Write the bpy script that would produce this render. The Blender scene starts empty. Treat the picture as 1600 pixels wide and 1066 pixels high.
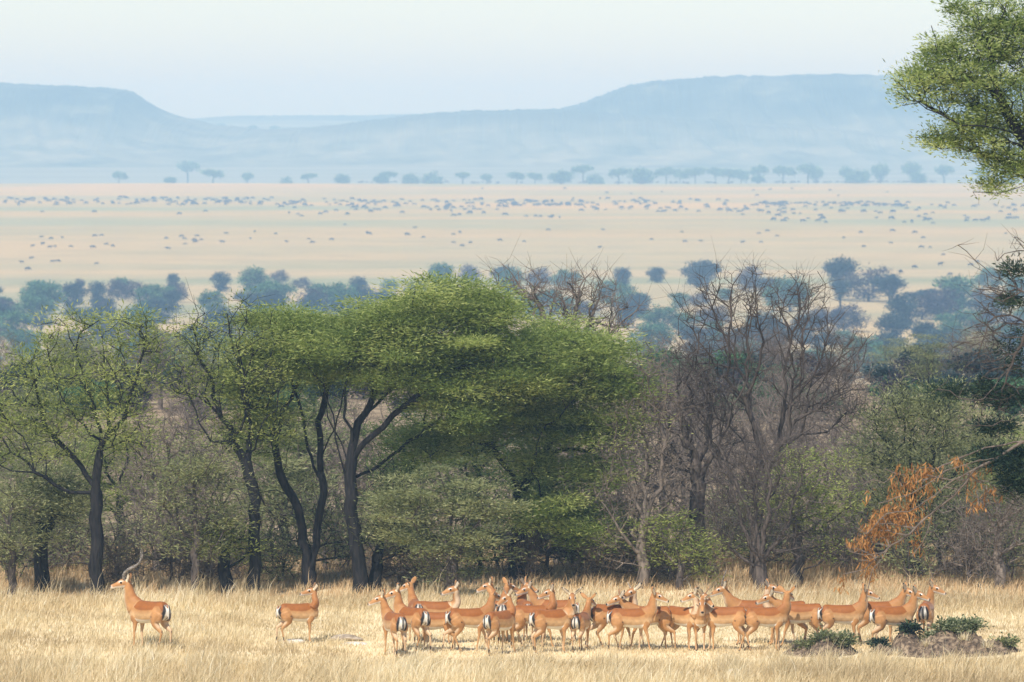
import bpy, math, random
import numpy as np
from mathutils import Vector, Matrix

SEED = 7
R = np.random.default_rng(SEED)
random.seed(SEED)
SC = bpy.context.scene
COL = SC.collection

# ------------------------------------------------------------------ camera geometry
F = 8300.0            # focal length in pixels of a 1600 px wide frame
H = 9.9               # the photographer stands on higher ground
YH = 195.0            # row of the true horizon
PITCH = math.atan((533.0 - YH) / F)
CP, SP = math.cos(PITCH), math.sin(PITCH)
PLAIN = -33.0


def ray(px, py):
    a = (px - 800.0) / F
    b = (533.0 - py) / F
    return np.array([a, CP + b * SP, -SP + b * CP])


def P(px, py, Y):
    d = ray(px, py)
    s = Y / d[1]
    return np.array([d[0] * s, Y, H + d[2] * s])


def zg_np(x, y):
    """ground height of the near terrace, the valley slope and the plain"""
    x = np.asarray(x, float)
    y = np.asarray(y, float)
    t = np.clip((y - 172.0) / (640.0 - 172.0), 0, 1)
    s = t * t * (3 - 2 * t)
    z = PLAIN * s
    z = z + 0.06 * np.sin(x * 0.31 + 0.5) * np.sin(y * 0.23) * (1 - s)
    z = z + s * 0.5 * np.sin(x * 0.011 + 1.0) * np.sin(y * 0.0063)
    r = np.clip((y - 3890.0) / 500.0, 0, 1)
    z = z - r * r * (3 - 2 * r) * 26.0
    f = np.clip((y - 4350.0) / 1350.0, 0, 1)
    z = z + f * 54.0 + np.clip((y - 5700.0) / 1900.0, 0, 1) * 22.0
    z = z + np.clip((y - 4450) / 1500.0, 0, 1) * (1.6 * np.sin(x * 0.004 + 0.6) * np.sin(y * 0.0021) + 1.2 * np.sin(x * 0.011 + y * 0.004))
    return z


def zg(x, y):
    return float(zg_np(x, y))


def G(px, py):
    """where the ray through a pixel meets the near terrace"""
    d = ray(px, py)
    s = -H / d[2]
    x, y = d[0] * s, d[1] * s
    return np.array([x, y, zg(x, y)])


def GP(px, py):
    """where the ray through a pixel meets the ground, marched"""
    d = ray(px, py)
    y = 150.0
    while y < 9500:
        s = y / d[1]
        if H + d[2] * s <= zg(d[0] * s, y):
            break
        y *= 1.004
    s = y / d[1]
    return np.array([d[0] * s, y, zg(d[0] * s, y)])


# ------------------------------------------------------------------ object helpers
def mesh_np(name, V, faces, tint=None, col=None, smooth=False):
    """faces: list of (N,k) int arrays"""
    V = np.asarray(V, np.float32)
    me = bpy.data.meshes.new(name)
    me.vertices.add(len(V))
    me.vertices.foreach_set('co', V.ravel())
    loops = np.concatenate([f.ravel() for f in faces]).astype(np.int32)
    tot = np.concatenate([np.full(len(f), f.shape[1], np.int32) for f in faces])
    start = np.concatenate([[0], np.cumsum(tot)[:-1]]).astype(np.int32)
    me.loops.add(len(loops))
    me.loops.foreach_set('vertex_index', loops)
    me.polygons.add(len(tot))
    me.polygons.foreach_set('loop_start', start)
    me.polygons.foreach_set('loop_total', tot)
    if smooth:
        me.polygons.foreach_set('use_smooth', np.ones(len(tot), bool))
    me.update(calc_edges=True)
    if tint is not None:
        a = me.attributes.new('tint', 'FLOAT', 'POINT')
        a.data.foreach_set('value', np.asarray(tint, np.float32))
    if col is not None:
        a = me.attributes.new('coat', 'FLOAT_COLOR', 'POINT')
        c = np.ones((len(V), 4), np.float32)
        c[:, :3] = col
        a.data.foreach_set('color', c.ravel())
    return me


def link(name, me, mat=None, parent=None):
    o = bpy.data.objects.new(name, me)
    COL.objects.link(o)
    if mat is not None:
        me.materials.clear()
        me.materials.append(mat)
    if parent is not None:
        o.parent = parent
    return o


def tag(o, label=None, cat=None, group=None, kind=None):
    if label:
        o['label'] = label
    if cat:
        o['category'] = cat
    if group:
        o['group'] = group
    if kind:
        o['kind'] = kind
    return o


def empty(name, loc, rz=0.0):
    o = bpy.data.objects.new(name, None)
    o.empty_display_size = 0.1
    COL.objects.link(o)
    o.location = loc
    o.rotation_euler = (0, 0, rz)
    return o


def copy_tree(root):
    r = root.copy()
    COL.objects.link(r)
    for ch in list(root.children):
        c = ch.copy()
        COL.objects.link(c)
        c.parent = r
        for g in list(ch.children):
            d = g.copy()
            COL.objects.link(d)
            d.parent = c
    return r


ORD = 'first second third fourth fifth sixth seventh eighth ninth tenth eleventh twelfth thirteenth fourteenth fifteenth sixteenth seventeenth eighteenth nineteenth'.split()
TENS = {2: 'twenty', 3: 'thirty', 4: 'forty', 5: 'fifty', 6: 'sixty', 7: 'seventy', 8: 'eighty', 9: 'ninety'}
TENTH = {2: 'twentieth', 3: 'thirtieth', 4: 'fortieth', 5: 'fiftieth', 6: 'sixtieth', 7: 'seventieth', 8: 'eightieth', 9: 'ninetieth'}


def ordinal(n):
    if n < 20:
        return ORD[n - 1]
    t, u = divmod(n, 10)
    return TENTH[t] if u == 0 else TENS[t] + '-' + ORD[u - 1]


# ------------------------------------------------------------------ materials
def new_mat(name):
    m = bpy.data.materials.new(name)
    m.use_nodes = True
    nt = m.node_tree
    nt.nodes.clear()
    out = nt.nodes.new('ShaderNodeOutputMaterial')
    return m, nt, out


def ramp(nt, fac, stops):
    r = nt.nodes.new('ShaderNodeValToRGB')
    e = r.color_ramp.elements
    while len(e) < len(stops):
        e.new(0.5)
    for k, (p, c) in enumerate(stops):
        e[k].position = p
        e[k].color = (*c, 1)
    nt.links.new(fac, r.inputs['Fac'])
    return r.outputs['Color']


def leaf_mat(name, stops, trans=0.45, tcol=1.3):
    m, nt, out = new_mat(name)
    at = nt.nodes.new('ShaderNodeAttribute')
    at.attribute_name = 'tint'
    c = ramp(nt, at.outputs['Fac'], stops)
    d = nt.nodes.new('ShaderNodeBsdfDiffuse')
    t = nt.nodes.new('ShaderNodeBsdfTranslucent')
    nt.links.new(c, d.inputs['Color'])
    g = nt.nodes.new('ShaderNodeMixRGB')
    g.blend_type = 'MULTIPLY'
    g.inputs['Fac'].default_value = 1
    g.inputs['Color2'].default_value = (tcol, tcol * 1.02, tcol * 0.7, 1)
    nt.links.new(c, g.inputs['Color1'])
    nt.links.new(g.outputs['Color'], t.inputs['Color'])
    mx = nt.nodes.new('ShaderNodeMixShader')
    mx.inputs['Fac'].default_value = trans
    nt.links.new(d.outputs[0], mx.inputs[1])
    nt.links.new(t.outputs[0], mx.inputs[2])
    nt.links.new(mx.outputs[0], out.inputs['Surface'])
    return m


def noise_mat(name, stops, scale=(1, 1, 1), nscale=1.0, detail=6, rough=0.9, bump=0.0):
    m, nt, out = new_mat(name)
    tc = nt.nodes.new('ShaderNodeTexCoord')
    mp = nt.nodes.new('ShaderNodeMapping')
    mp.inputs['Scale'].default_value = scale
    nt.links.new(tc.outputs['Object'], mp.inputs['Vector'])
    n = nt.nodes.new('ShaderNodeTexNoise')
    n.inputs['Scale'].default_value = nscale
    n.inputs['Detail'].default_value = detail
    nt.links.new(mp.outputs[0], n.inputs['Vector'])
    c = ramp(nt, n.outputs['Fac'], stops)
    b = nt.nodes.new('ShaderNodeBsdfPrincipled')
    b.inputs['Roughness'].default_value = rough
    b.inputs['Specular IOR Level'].default_value = 0.15
    nt.links.new(c, b.inputs['Base Color'])
    if bump:
        bp = nt.nodes.new('ShaderNodeBump')
        bp.inputs['Strength'].default_value = bump
        bp.inputs['Distance'].default_value = 0.05
        nt.links.new(n.outputs['Fac'], bp.inputs['Height'])
        nt.links.new(bp.outputs[0], b.inputs['Normal'])
    nt.links.new(b.outputs[0], out.inputs['Surface'])
    return m


M = {}
M['bark_dark'] = noise_mat('dark_bark', [(0.3, (0.008, 0.009, 0.011)), (0.7, (0.030, 0.027, 0.027))], (6, 6, 1.2), 3, bump=0.6)
M['bark_grey'] = noise_mat('grey_brown_bark', [(0.3, (0.035, 0.029, 0.026)), (0.7, (0.13, 0.105, 0.09))], (6, 6, 1.2), 3, bump=0.4)
M['bark_mauve'] = noise_mat('bare_twig_bark', [(0.3, (0.065, 0.054, 0.046)), (0.7, (0.23, 0.185, 0.15))], (5, 5, 2), 2)
M['bark_pale'] = noise_mat('pale_dead_bark', [(0.3, (0.07, 0.055, 0.045)), (0.7, (0.19, 0.15, 0.12))], (5, 5, 2), 4, bump=0.3)
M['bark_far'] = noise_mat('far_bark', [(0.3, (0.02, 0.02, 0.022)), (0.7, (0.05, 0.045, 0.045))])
M['leaf_bright'] = leaf_mat('fresh_acacia_leaf', [(0.0, (0.09, 0.13, 0.035)), (0.5, (0.22, 0.28, 0.085)), (1.0, (0.43, 0.46, 0.17))])
M['leaf_olive'] = leaf_mat('olive_leaf', [(0.0, (0.10, 0.13, 0.04)), (0.5, (0.235, 0.28, 0.085)), (1.0, (0.42, 0.44, 0.165))])
M['leaf_grey'] = leaf_mat('grey_green_leaf', [(0.0, (0.10, 0.12, 0.06)), (0.5, (0.22, 0.24, 0.12)), (1.0, (0.39, 0.39, 0.21))])
M['leaf_deep'] = leaf_mat('deep_green_leaf', [(0.0, (0.03, 0.055, 0.022)), (0.5, (0.075, 0.115, 0.042)), (1.0, (0.16, 0.21, 0.07))])
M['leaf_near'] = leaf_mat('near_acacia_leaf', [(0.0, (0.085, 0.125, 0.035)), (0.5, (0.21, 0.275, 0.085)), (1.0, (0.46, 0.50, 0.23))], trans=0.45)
M['leaf_dark'] = leaf_mat('dark_needle_leaf', [(0.0, (0.012, 0.026, 0.022)), (0.6, (0.028, 0.050, 0.036)), (1.0, (0.07, 0.10, 0.05))], trans=0.2)  # darkest leaf green, for the needles and small dark shrubs
M['leaf_pod'] = leaf_mat('dry_brown_pod', [(0.0, (0.16, 0.075, 0.026)), (0.5, (0.34, 0.165, 0.060)), (1.0, (0.50, 0.28, 0.115))], trans=0.25, tcol=1.1)
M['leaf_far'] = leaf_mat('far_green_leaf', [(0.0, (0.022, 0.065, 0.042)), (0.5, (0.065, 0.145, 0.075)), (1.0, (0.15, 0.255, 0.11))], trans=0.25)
M['leaf_far_hazed'] = leaf_mat('far_hazed_leaf', [(0.0, (0.018, 0.032, 0.040)), (0.5, (0.038, 0.060, 0.066)), (1.0, (0.075, 0.11, 0.10))], trans=0.25)  # blue of the distant haze is mixed into the leaf colour
M['leaf_far_dry'] = leaf_mat('far_bare_twig', [(0.0, (0.030, 0.028, 0.040)), (0.5, (0.060, 0.054, 0.068)), (1.0, (0.10, 0.09, 0.10))], trans=0.1)  # bare twigs, with bluish haze tint put into their colour
M['shrub_green'] = leaf_mat('mound_shrub_leaf', [(0.0, (0.05, 0.065, 0.03)), (0.5, (0.17, 0.20, 0.10)), (1.0, (0.46, 0.46, 0.30))])
M['grass'] = leaf_mat('dry_grass_blade', [(0.0, (0.42, 0.325, 0.20)), (0.35, (0.64, 0.515, 0.325)), (0.7, (0.78, 0.665, 0.46)), (1.0, (0.90, 0.83, 0.68))], trans=0.4, tcol=1.05)
M['grass_pink'] = leaf_mat('tall_dry_grass', [(0.0, (0.34, 0.23, 0.13)), (0.5, (0.62, 0.44, 0.26)), (1.0, (0.80, 0.66, 0.44))], trans=0.35, tcol=1.05)
M['soil'] = noise_mat('mound_soil', [(0.35, (0.045, 0.033, 0.025)), (0.5, (0.13, 0.092, 0.062)), (0.65, (0.29, 0.215, 0.14))], (1, 1, 1), 11, 10, bump=1.0)
M['rock'] = noise_mat('pale_rock', [(0.3, (0.42, 0.38, 0.32)), (0.7, (0.70, 0.66, 0.58))], (1, 1, 1), 5, bump=0.5)
M['rock_brown'] = noise_mat('brown_rock', [(0.3, (0.16, 0.12, 0.085)), (0.7, (0.48, 0.40, 0.30))], (1, 1, 2), 8, bump=0.6)
M['horn'] = noise_mat('horn', [(0.35, (0.05, 0.043, 0.038)), (0.65, (0.30, 0.26, 0.22))], (1, 1, 8), 8, rough=0.5)
M['wildebeest'] = noise_mat('wildebeest_hide', [(0.3, (0.022, 0.020, 0.024)), (0.7, (0.055, 0.048, 0.052))], (1, 1, 1), 2)


def eye_mat():
    m, nt, out = new_mat('eye')
    b = nt.nodes.new('ShaderNodeBsdfPrincipled')
    b.inputs['Base Color'].default_value = (0.008, 0.006, 0.005, 1)
    b.inputs['Roughness'].default_value = 0.12
    nt.links.new(b.outputs[0], out.inputs['Surface'])
    return m


M['eye'] = eye_mat()


def coat_mat():
    m, nt, out = new_mat('impala_coat')
    at = nt.nodes.new('ShaderNodeAttribute')
    at.attribute_name = 'coat'
    tc = nt.nodes.new('ShaderNodeTexCoord')
    n = nt.nodes.new('ShaderNodeTexNoise')
    n.inputs['Scale'].default_value = 9
    n.inputs['Detail'].default_value = 5
    nt.links.new(tc.outputs['Object'], n.inputs['Vector'])
    c = ramp(nt, n.outputs['Fac'], [(0.3, (0.78, 0.76, 0.73)), (0.7, (1.12, 1.12, 1.12))])
    mx = nt.nodes.new('ShaderNodeMixRGB')
    mx.blend_type = 'MULTIPLY'
    mx.inputs['Fac'].default_value = 1
    nt.links.new(at.outputs['Color'], mx.inputs['Color1'])
    nt.links.new(c, mx.inputs['Color2'])
    b = nt.nodes.new('ShaderNodeBsdfPrincipled')
    b.inputs['Roughness'].default_value = 0.62
    b.inputs['Specular IOR Level'].default_value = 0.25
    b.inputs['Sheen Weight'].default_value = 0.12
    b.inputs['Sheen Roughness'].default_value = 0.4
    nt.links.new(mx.outputs[0], b.inputs['Base Color'])
    nt.links.new(b.outputs[0], out.inputs['Surface'])
    return m


M['coat'] = coat_mat()


def ground_mat():
    """straw ground near, green-beige banded plain farther, all in world metres"""
    m, nt, out = new_mat('savanna_ground')
    L = nt.links.new
    tc = nt.nodes.new('ShaderNodeTexCoord')
    sep = nt.nodes.new('ShaderNodeSeparateXYZ')
    L(tc.outputs['Object'], sep.inputs[0])

    def noise(scale, nscale, detail=5):
        mp = nt.nodes.new('ShaderNodeMapping')
        mp.inputs['Scale'].default_value = scale
        L(tc.outputs['Object'], mp.inputs['Vector'])
        n = nt.nodes.new('ShaderNodeTexNoise')
        n.inputs['Scale'].default_value = nscale
        n.inputs['Detail'].default_value = detail
        L(mp.outputs[0], n.inputs['Vector'])
        return n.outputs['Fac']

    def mix(fac, a, b, mode='MIX'):
        x = nt.nodes.new('ShaderNodeMixRGB')
        x.blend_type = mode
        for s, v in (('Fac', fac), ('Color1', a), ('Color2', b)):
            if isinstance(v, (int, float)):
                x.inputs[s].default_value = v
            elif isinstance(v, tuple):
                x.inputs[s].default_value = (*v, 1)
            else:
                L(v, x.inputs[s])
        return x.outputs[0]

    def stepy(a, b):
        r = nt.nodes.new('ShaderNodeMapRange')
        r.interpolation_type = 'SMOOTHSTEP'
        r.inputs['From Min'].default_value = a
        r.inputs['From Max'].default_value = b
        L(sep.outputs['Y'], r.inputs['Value'])
        return r.outputs['Result']

    near = ramp(nt, noise((1, 1, 1), 0.9, 8), [(0.3, (0.52, 0.40, 0.22)), (0.5, (0.70, 0.56, 0.34)), (0.7, (0.80, 0.68, 0.46))])
    slope = ramp(nt, noise((0.03, 0.015, 1), 1.0, 6), [(0.40, (0.15, 0.14, 0.08)), (0.52, (0.34, 0.275, 0.165)), (0.7, (0.52, 0.42, 0.26))])
    pn = ramp(nt, noise((0.0016, 0.0060, 1), 1.0, 6), [(0.38, (0.27, 0.27, 0.15)), (0.50, (0.39, 0.32, 0.175)), (0.60, (0.46, 0.345, 0.18))])
    pf = ramp(nt, noise((0.0011, 0.0032, 1), 1.0, 6), [(0.38, (0.28, 0.275, 0.115)), (0.50, (0.40, 0.305, 0.11)), (0.60, (0.50, 0.33, 0.105))])
    speck = ramp(nt, noise((0.05, 0.03, 1), 1.0, 8), [(0.36, (0.80, 0.82, 0.84)), (0.55, (1, 1, 1))])
    plain = mix(stepy(1200, 2800), pn, pf)
    plain = mix(0.5, plain, speck, 'MULTIPLY')
    far = ramp(nt, noise((0.0012, 0.0028, 1), 1.0, 8), [(0.36, (0.11, 0.13, 0.10)), (0.52, (0.20, 0.21, 0.17)), (0.68, (0.29, 0.28, 0.22))])
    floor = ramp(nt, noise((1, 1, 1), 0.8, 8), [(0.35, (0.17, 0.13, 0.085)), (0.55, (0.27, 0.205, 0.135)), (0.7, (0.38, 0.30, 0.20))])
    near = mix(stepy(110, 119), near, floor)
    c = mix(stepy(180, 420), near, slope)
    c = mix(stepy(600, 900), c, plain)
    c = mix(stepy(3950, 4400), c, far)
    b = nt.nodes.new('ShaderNodeBsdfDiffuse')
    L(c, b.inputs['Color'])
    L(b.outputs[0], out.inputs['Surface'])
    return m


M['ground'] = ground_mat()


def hill_mat():
    """dark scrub above, grass below; the paler foot also paints in low haze"""
    m, nt, out = new_mat('wooded_hillside')
    L = nt.links.new
    tc = nt.nodes.new('ShaderNodeTexCoord')
    mp = nt.nodes.new('ShaderNodeMapping')
    mp.inputs['Scale'].default_value = (1, 1, 3.0)
    L(tc.outputs['Object'], mp.inputs['Vector'])
    n = nt.nodes.new('ShaderNodeTexNoise')
    n.inputs['Scale'].default_value = 0.016
    n.inputs['Detail'].default_value = 12
    n.inputs['Roughness'].default_value = 0.68
    L(mp.outputs[0], n.inputs['Vector'])
    wood = ramp(nt, n.outputs['Fac'], [(0.36, (0.006, 0.012, 0.011)), (0.53, (0.035, 0.048, 0.040)), (0.66, (0.13, 0.14, 0.10))])
    grass = ramp(nt, n.outputs['Fac'], [(0.34, (0.05, 0.07, 0.055)), (0.5, (0.14, 0.155, 0.125)), (0.66, (0.25, 0.25, 0.19))])  # grass of the foot, lightened so the low haze sits in its colour
    sp = nt.nodes.new('ShaderNodeSeparateXYZ')
    L(tc.outputs['Object'], sp.inputs[0])
    r = nt.nodes.new('ShaderNodeMapRange')
    r.interpolation_type = 'SMOOTHSTEP'
    r.inputs['From Min'].default_value = -12
    r.inputs['From Max'].default_value = 34
    ad = nt.nodes.new('ShaderNodeMath')
    ad.operation = 'MULTIPLY_ADD'
    L(n.outputs['Fac'], ad.inputs[0])
    ad.inputs[1].default_value = 40
    L(sp.outputs['Z'], ad.inputs[2])
    sb = nt.nodes.new('ShaderNodeMath')
    sb.operation = 'SUBTRACT'
    L(ad.outputs[0], sb.inputs[0])
    sb.inputs[1].default_value = 20
    L(sb.outputs[0], r.inputs['Value'])
    mx = nt.nodes.new('ShaderNodeMixRGB')
    L(r.outputs['Result'], mx.inputs['Fac'])
    L(grass, mx.inputs['Color1'])
    L(wood, mx.inputs['Color2'])
    b = nt.nodes.new('ShaderNodeBsdfDiffuse')
    L(mx.outputs[0], b.inputs['Color'])
    L(b.outputs[0], out.inputs['Surface'])
    return m


M['hill'] = hill_mat()


# ------------------------------------------------------------------ ground sheet
def build_ground():
    ys = np.concatenate([np.linspace(-60, 80, 12), np.linspace(84, 180, 70), np.geomspace(184, 10200, 200)])
    us = np.linspace(-1, 1, 141)
    Y, U = np.meshgrid(ys, us, indexing='ij')
    W = 60 + 0.30 * np.abs(Y)
    X = U * W
    Z = zg_np(X, Y)
    V = np.stack([X, Y, Z], -1).reshape(-1, 3)
    n, k = Y.shape
    i = np.arange(n - 1)[:, None] * k + np.arange(k - 1)[None, :]
    i = i.ravel()
    Fq = np.stack([i, i + 1, i + k + 1, i + k], 1)
    o = link('ground', mesh_np('ground', V, [Fq], smooth=True), M['ground'])
    tag(o, 'pale straw coloured savanna ground running out to the hills', 'ground', kind='structure')


build_ground()

# ------------------------------------------------------------------ hills
def sstep(a, b, x):
    t = np.clip((x - a) / (b - a), 0, 1)
    return t * t * (3 - 2 * t)


def interp_profile(pts, x):
    xs = [p[0] for p in pts]
    ys = [p[1] for p in pts]
    return np.interp(x, xs, ys)


def value_noise(x, seed, n=4096):
    r = np.random.default_rng(seed).random(n)
    i = np.floor(x).astype(int)
    f = x - i
    f = f * f * (3 - 2 * f)
    return r[i % n] * (1 - f) + r[(i + 1) % n] * f


def hill(name, label, Y, prof, x0, x1, half_front, half_back, rough, seed, ftop=0.35):
    """a long hill: its crest runs along x with the given pixel profile at distance Y"""
    pxs = np.arange(x0, x1 + 1, 2.0)
    crest = np.array([P(p, interp_profile(prof, p), Y)[2] for p in pxs])
    crest = np.convolve(np.pad(crest, 3, mode='edge'), np.ones(7) / 7, 'valid')
    X = (pxs - 800) / F * Y
    crest = crest + rough * (1.1 * value_noise(pxs * 0.40, seed) ** 2 + 0.7 * value_noise(pxs * 0.13, seed + 1) - 0.7)
    ends = sstep(x0, x0 + 190, pxs) * sstep(x1, x1 - 190, pxs)
    gb = zg_np(X, np.full_like(X, Y))
    rise = np.maximum(crest - gb, 0) * ends
    ts = np.concatenate([np.linspace(-1, 0, 44), np.linspace(0.08, 1, 10)])
    V = []
    for t in ts:
        yy = Y + (t * half_front if t < 0 else t * half_back)
        base = zg_np(X, np.full_like(X, yy)) - 1.2
        a = 1 - abs(t)
        if t < 0:  # concave talus with a steeper scarp below a flat top
            h = np.clip(a / (1 - ftop), 0, 1) ** 2.1
        else:
            h = a ** 0.8
        g = 1 + 0.25 * (value_noise(pxs * 0.06 + 9 * t, seed + 5) - 0.5) * (1 - h) * 2
        Z = base + rise * np.clip(h * g, 0, 1) if t != 0 else base + rise
        V.append(np.stack([X, np.full_like(X, yy), Z], 1))
    n, k = len(ts), len(X)
    V = np.concatenate(V)
    i = (np.arange(n - 1)[:, None] * k + np.arange(k - 1)[None, :]).ravel()
    o = link(name, mesh_np(name, V, [np.stack([i, i + 1, i + k + 1, i + k], 1)], smooth=True), M['hill'])
    tag(o, label, 'hill', kind='structure')
    return o


hill('mesa_hill', 'flat topped blue hill with a steep end slope at the far left', 5700,
     [(-500, 128), (0, 127), (60, 131), (120, 133), (200, 138), (215, 147), (240, 163), (262, 175), (290, 184), (330, 193), (420, 203), (600, 212)], -500, 560, 700, 700, 1.6, 3)
hill('mesa_hill', 'long flat topped blue hill rising behind the plain on the far right', 5900,
     [(600, 204), (760, 190), (820, 181), (870, 169), (905, 160), (930, 150), (960, 138), (990, 130), (1030, 124), (1080, 120), (1150, 117), (1300, 115), (1420, 118), (1600, 118), (2100, 128)], 600, 2100, 750, 700, 1.9, 11)
hill('low_hill', 'low blue wooded rise leading up to the right flat topped hill', 5500,
     [(250, 212), (430, 204), (520, 196), (560, 189), (620, 181), (680, 174), (735, 171), (790, 170), (850, 168), (920, 172), (1000, 178), (1150, 186), (1300, 194), (1400, 204), (1700, 212)], 250, 1700, 500, 500, 1.4, 21)
hill('far_hill', 'pale flat rim of hills low on the horizon between the mesas', 7600,
     [(200, 190), (280, 184), (350, 180), (480, 179), (560, 179), (640, 177), (760, 178), (900, 182)], 200, 900, 300, 500, 0.8, 31)

# ------------------------------------------------------------------ trees
def tubes(nodes, parent, rad, sides, jit=0.0):
    """tapered tubes along every node-parent edge; the thickest child of a node goes on from its ring"""
    n = len(nodes)
    idx = np.nonzero(parent >= 0)[0]
    pa = parent[idx]
    main = np.full(n, -1)
    for k in idx[np.argsort(rad[idx], kind='stable')]:
        main[parent[k]] = k
    din = np.zeros((n, 3))
    e = nodes[idx] - nodes[pa]
    e = e / (np.linalg.norm(e, axis=1, keepdims=True) + 1e-9)
    din[idx] = e
    t = din.copy()
    m = main >= 0
    t[m] += din[main[m]]
    t /= np.linalg.norm(t, axis=1, keepdims=True) + 1e-9
    ref = np.array([[0.17, 0.95, 0.26]])
    ang = np.arange(sides) / sides * 2 * np.pi
    ca, sa = np.cos(ang), np.sin(ang)

    def ring(c, tt, r):
        u = np.cross(tt, ref)
        u /= np.linalg.norm(u, axis=1, keepdims=True) + 1e-9
        v = np.cross(tt, u)
        return c[:, None, :] + (u[:, None, :] * ca[None, :, None] + v[:, None, :] * sa[None, :, None]) * r[:, None, None]

    R0 = ring(nodes, t, rad)
    side = idx[main[pa] != idx]
    ps = parent[side]
    R1 = ring(nodes[ps], din[side], np.minimum(rad[ps], rad[side] * 1.35))
    V = np.concatenate([R0, R1]).reshape(-1, 3)
    start = pa.copy()
    pos = {k: n + q for q, k in enumerate(side)}
    start = np.array([pos.get(k, p) for k, p in zip(idx.tolist(), pa.tolist())])
    k = np.arange(sides)[None, :]
    k2 = (k + 1) % sides
    a = start[:, None] * sides
    b = idx[:, None] * sides
    Fq = np.stack([a + k, a + k2, b + k2, b + k], -1).reshape(-1, 4)
    return V, Fq


def grow(limbs, attr, rbase, rtip, step, rng, w=0.35, crook=0.05):
    """limbs: list of polylines (first starts at the base); attr: points the twigs must reach"""
    nodes = []
    par = []
    plen = []

    def add_path(pts, p):
        for q in pts:
            nodes.append(q)
            par.append(p)
            plen.append(0.0 if p < 0 else plen[p] + np.linalg.norm(q - nodes[p]))
            p = len(nodes) - 1
        return p

    for li, L in enumerate(limbs):
        L = np.array(L, float)
        pts = []
        for a, b in zip(L[:-1], L[1:]):
            n = max(1, int(np.linalg.norm(b - a) / step))
            for k in range(n):
                q = a + (b - a) * k / n
                if k or len(pts):
                    q = q + rng.normal(0, crook * 0.6, 3) * np.array([1, 1, 0.6])
                pts.append(q)
        pts.append(L[-1])
        if li == 0:
            add_path(pts, -1)
        else:
            d = np.linalg.norm(np.array(nodes) - pts[0], axis=1)
            add_path(pts[1:] if d.min() < step else pts, int(d.argmin()))
    n0 = len(nodes)
    tips = []
    if len(attr):
        A = np.array(attr)
        d = np.linalg.norm(A[:, None, :] - np.array(nodes)[None, :, :], axis=2).min(1)
        for i in np.argsort(d):
            a = A[i]
            N = np.array(nodes)
            dv = a - N
            dist = np.linalg.norm(dv, axis=1)
            cost = dist + w * np.array(plen) + 0.5 * np.maximum(0, -dv[:, 2])
            j = int(cost.argmin())
            s = N[j]
            L = dist[j]
            n = max(1, int(L / step))
            pts = []
            side = rng.normal(0, 1, 3)
            for k in range(1, n + 1):
                t = k / n
                q = s + (a - s) * t + np.array([0, 0, 0.10 * L]) * math.sin(math.pi * t) + side * 0.06 * L * math.sin(math.pi * t)
                if k < n:
                    q = q + rng.normal(0, crook, 3)
                pts.append(q)
            tips.append(add_path(pts, j))
    nodes = np.array(nodes)
    par = np.array(par)
    cnt = np.zeros(len(nodes))
    has = np.zeros(len(nodes), bool)
    has[par[par >= 0]] = True
    cnt[~has] = 1
    for i in range(len(nodes) - 1, 0, -1):
        cnt[par[i]] += cnt[i]
    rad = rtip + (rbase - rtip) * ((cnt - 1) / max(cnt.max() - 1, 1)) ** 0.72
    return nodes, par, rad, tips, n0


def leaflets(centers, K, L, Wd, spread, flat, rng, up=0.15, droop=0.0, tint0=None, jt=0.22):
    """feathery sprays: K small diamond leaves round every centre"""
    n = len(centers)
    c = np.repeat(np.asarray(centers), K, 0)
    off = rng.normal(0, 1, (n * K, 3)) * np.array([spread, spread, spread * flat]) * np.repeat(rng.uniform(.55, 1.45, (n, 1)), K, 0)
    p = c + off
    d = off / (np.linalg.norm(off, axis=1, keepdims=True) + 1e-6) + rng.normal(0, 0.55, (n * K, 3))
    d[:, 2] = d[:, 2] * 0.5 + up - droop
    d /= np.linalg.norm(d, axis=1, keepdims=True) + 1e-9
    r = rng.normal(0, 1, (n * K, 3)) + np.array([0, 0, 1.6])
    w = np.cross(d, r)
    w /= np.linalg.norm(w, axis=1, keepdims=True) + 1e-9
    ll = L * rng.uniform(0.6, 1.35, (n * K, 1))
    ww = Wd * rng.uniform(0.7, 1.3, (n * K, 1)) * 0.5
    m = p + d * ll * 0.5
    V = np.stack([p, m + w * ww, p + d * ll, m - w * ww], 1).reshape(-1, 3)
    Fq = np.arange(n * K * 4).reshape(-1, 4)
    base = np.repeat(rng.random(n) if tint0 is None else tint0, K)
    t = np.clip(0.85 * base + 0.07 + rng.normal(0, jt * .8, n * K), 0, 1)
    return V, Fq, np.repeat(t, 4)


def twig_spray(centers, K, L, r, rng, up=0.35, bias=None):
    """fine bare twigs fanning from every centre, as thin three-sided prisms with a kink"""
    n = len(centers)
    c = np.repeat(np.asarray(centers), K, 0)
    d = rng.normal(0, 1, (n * K, 3))
    d[:, 2] = d[:, 2] * 0.7 + up
    if bias is not None:
        d = d + np.repeat(bias, K, 0)
    d /= np.linalg.norm(d, axis=1, keepdims=True)
    ll = L * rng.uniform(0.45, 1.3, (n * K, 1))
    mid = c + d * ll * 0.5
    e = mid + (d + rng.normal(0, 0.45, (n * K, 3)) + np.array([0, 0, 0.2])) * ll * 0.5
    nodes = np.concatenate([c, mid, e])
    N = n * K
    par = np.concatenate([np.full(N, -1), np.arange(N), np.arange(N) + N])
    rad = np.concatenate([np.full(N, r), np.full(N, r * 0.75), np.full(N, r * 0.35)])
    return tubes(nodes, par, rad, 3)


def merge(parts):
    V, F_, off = [], [], 0
    for v, f in parts:
        V.append(v)
        F_.append(f + off)
        off += len(v)
    return np.concatenate(V), np.concatenate(F_)


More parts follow.
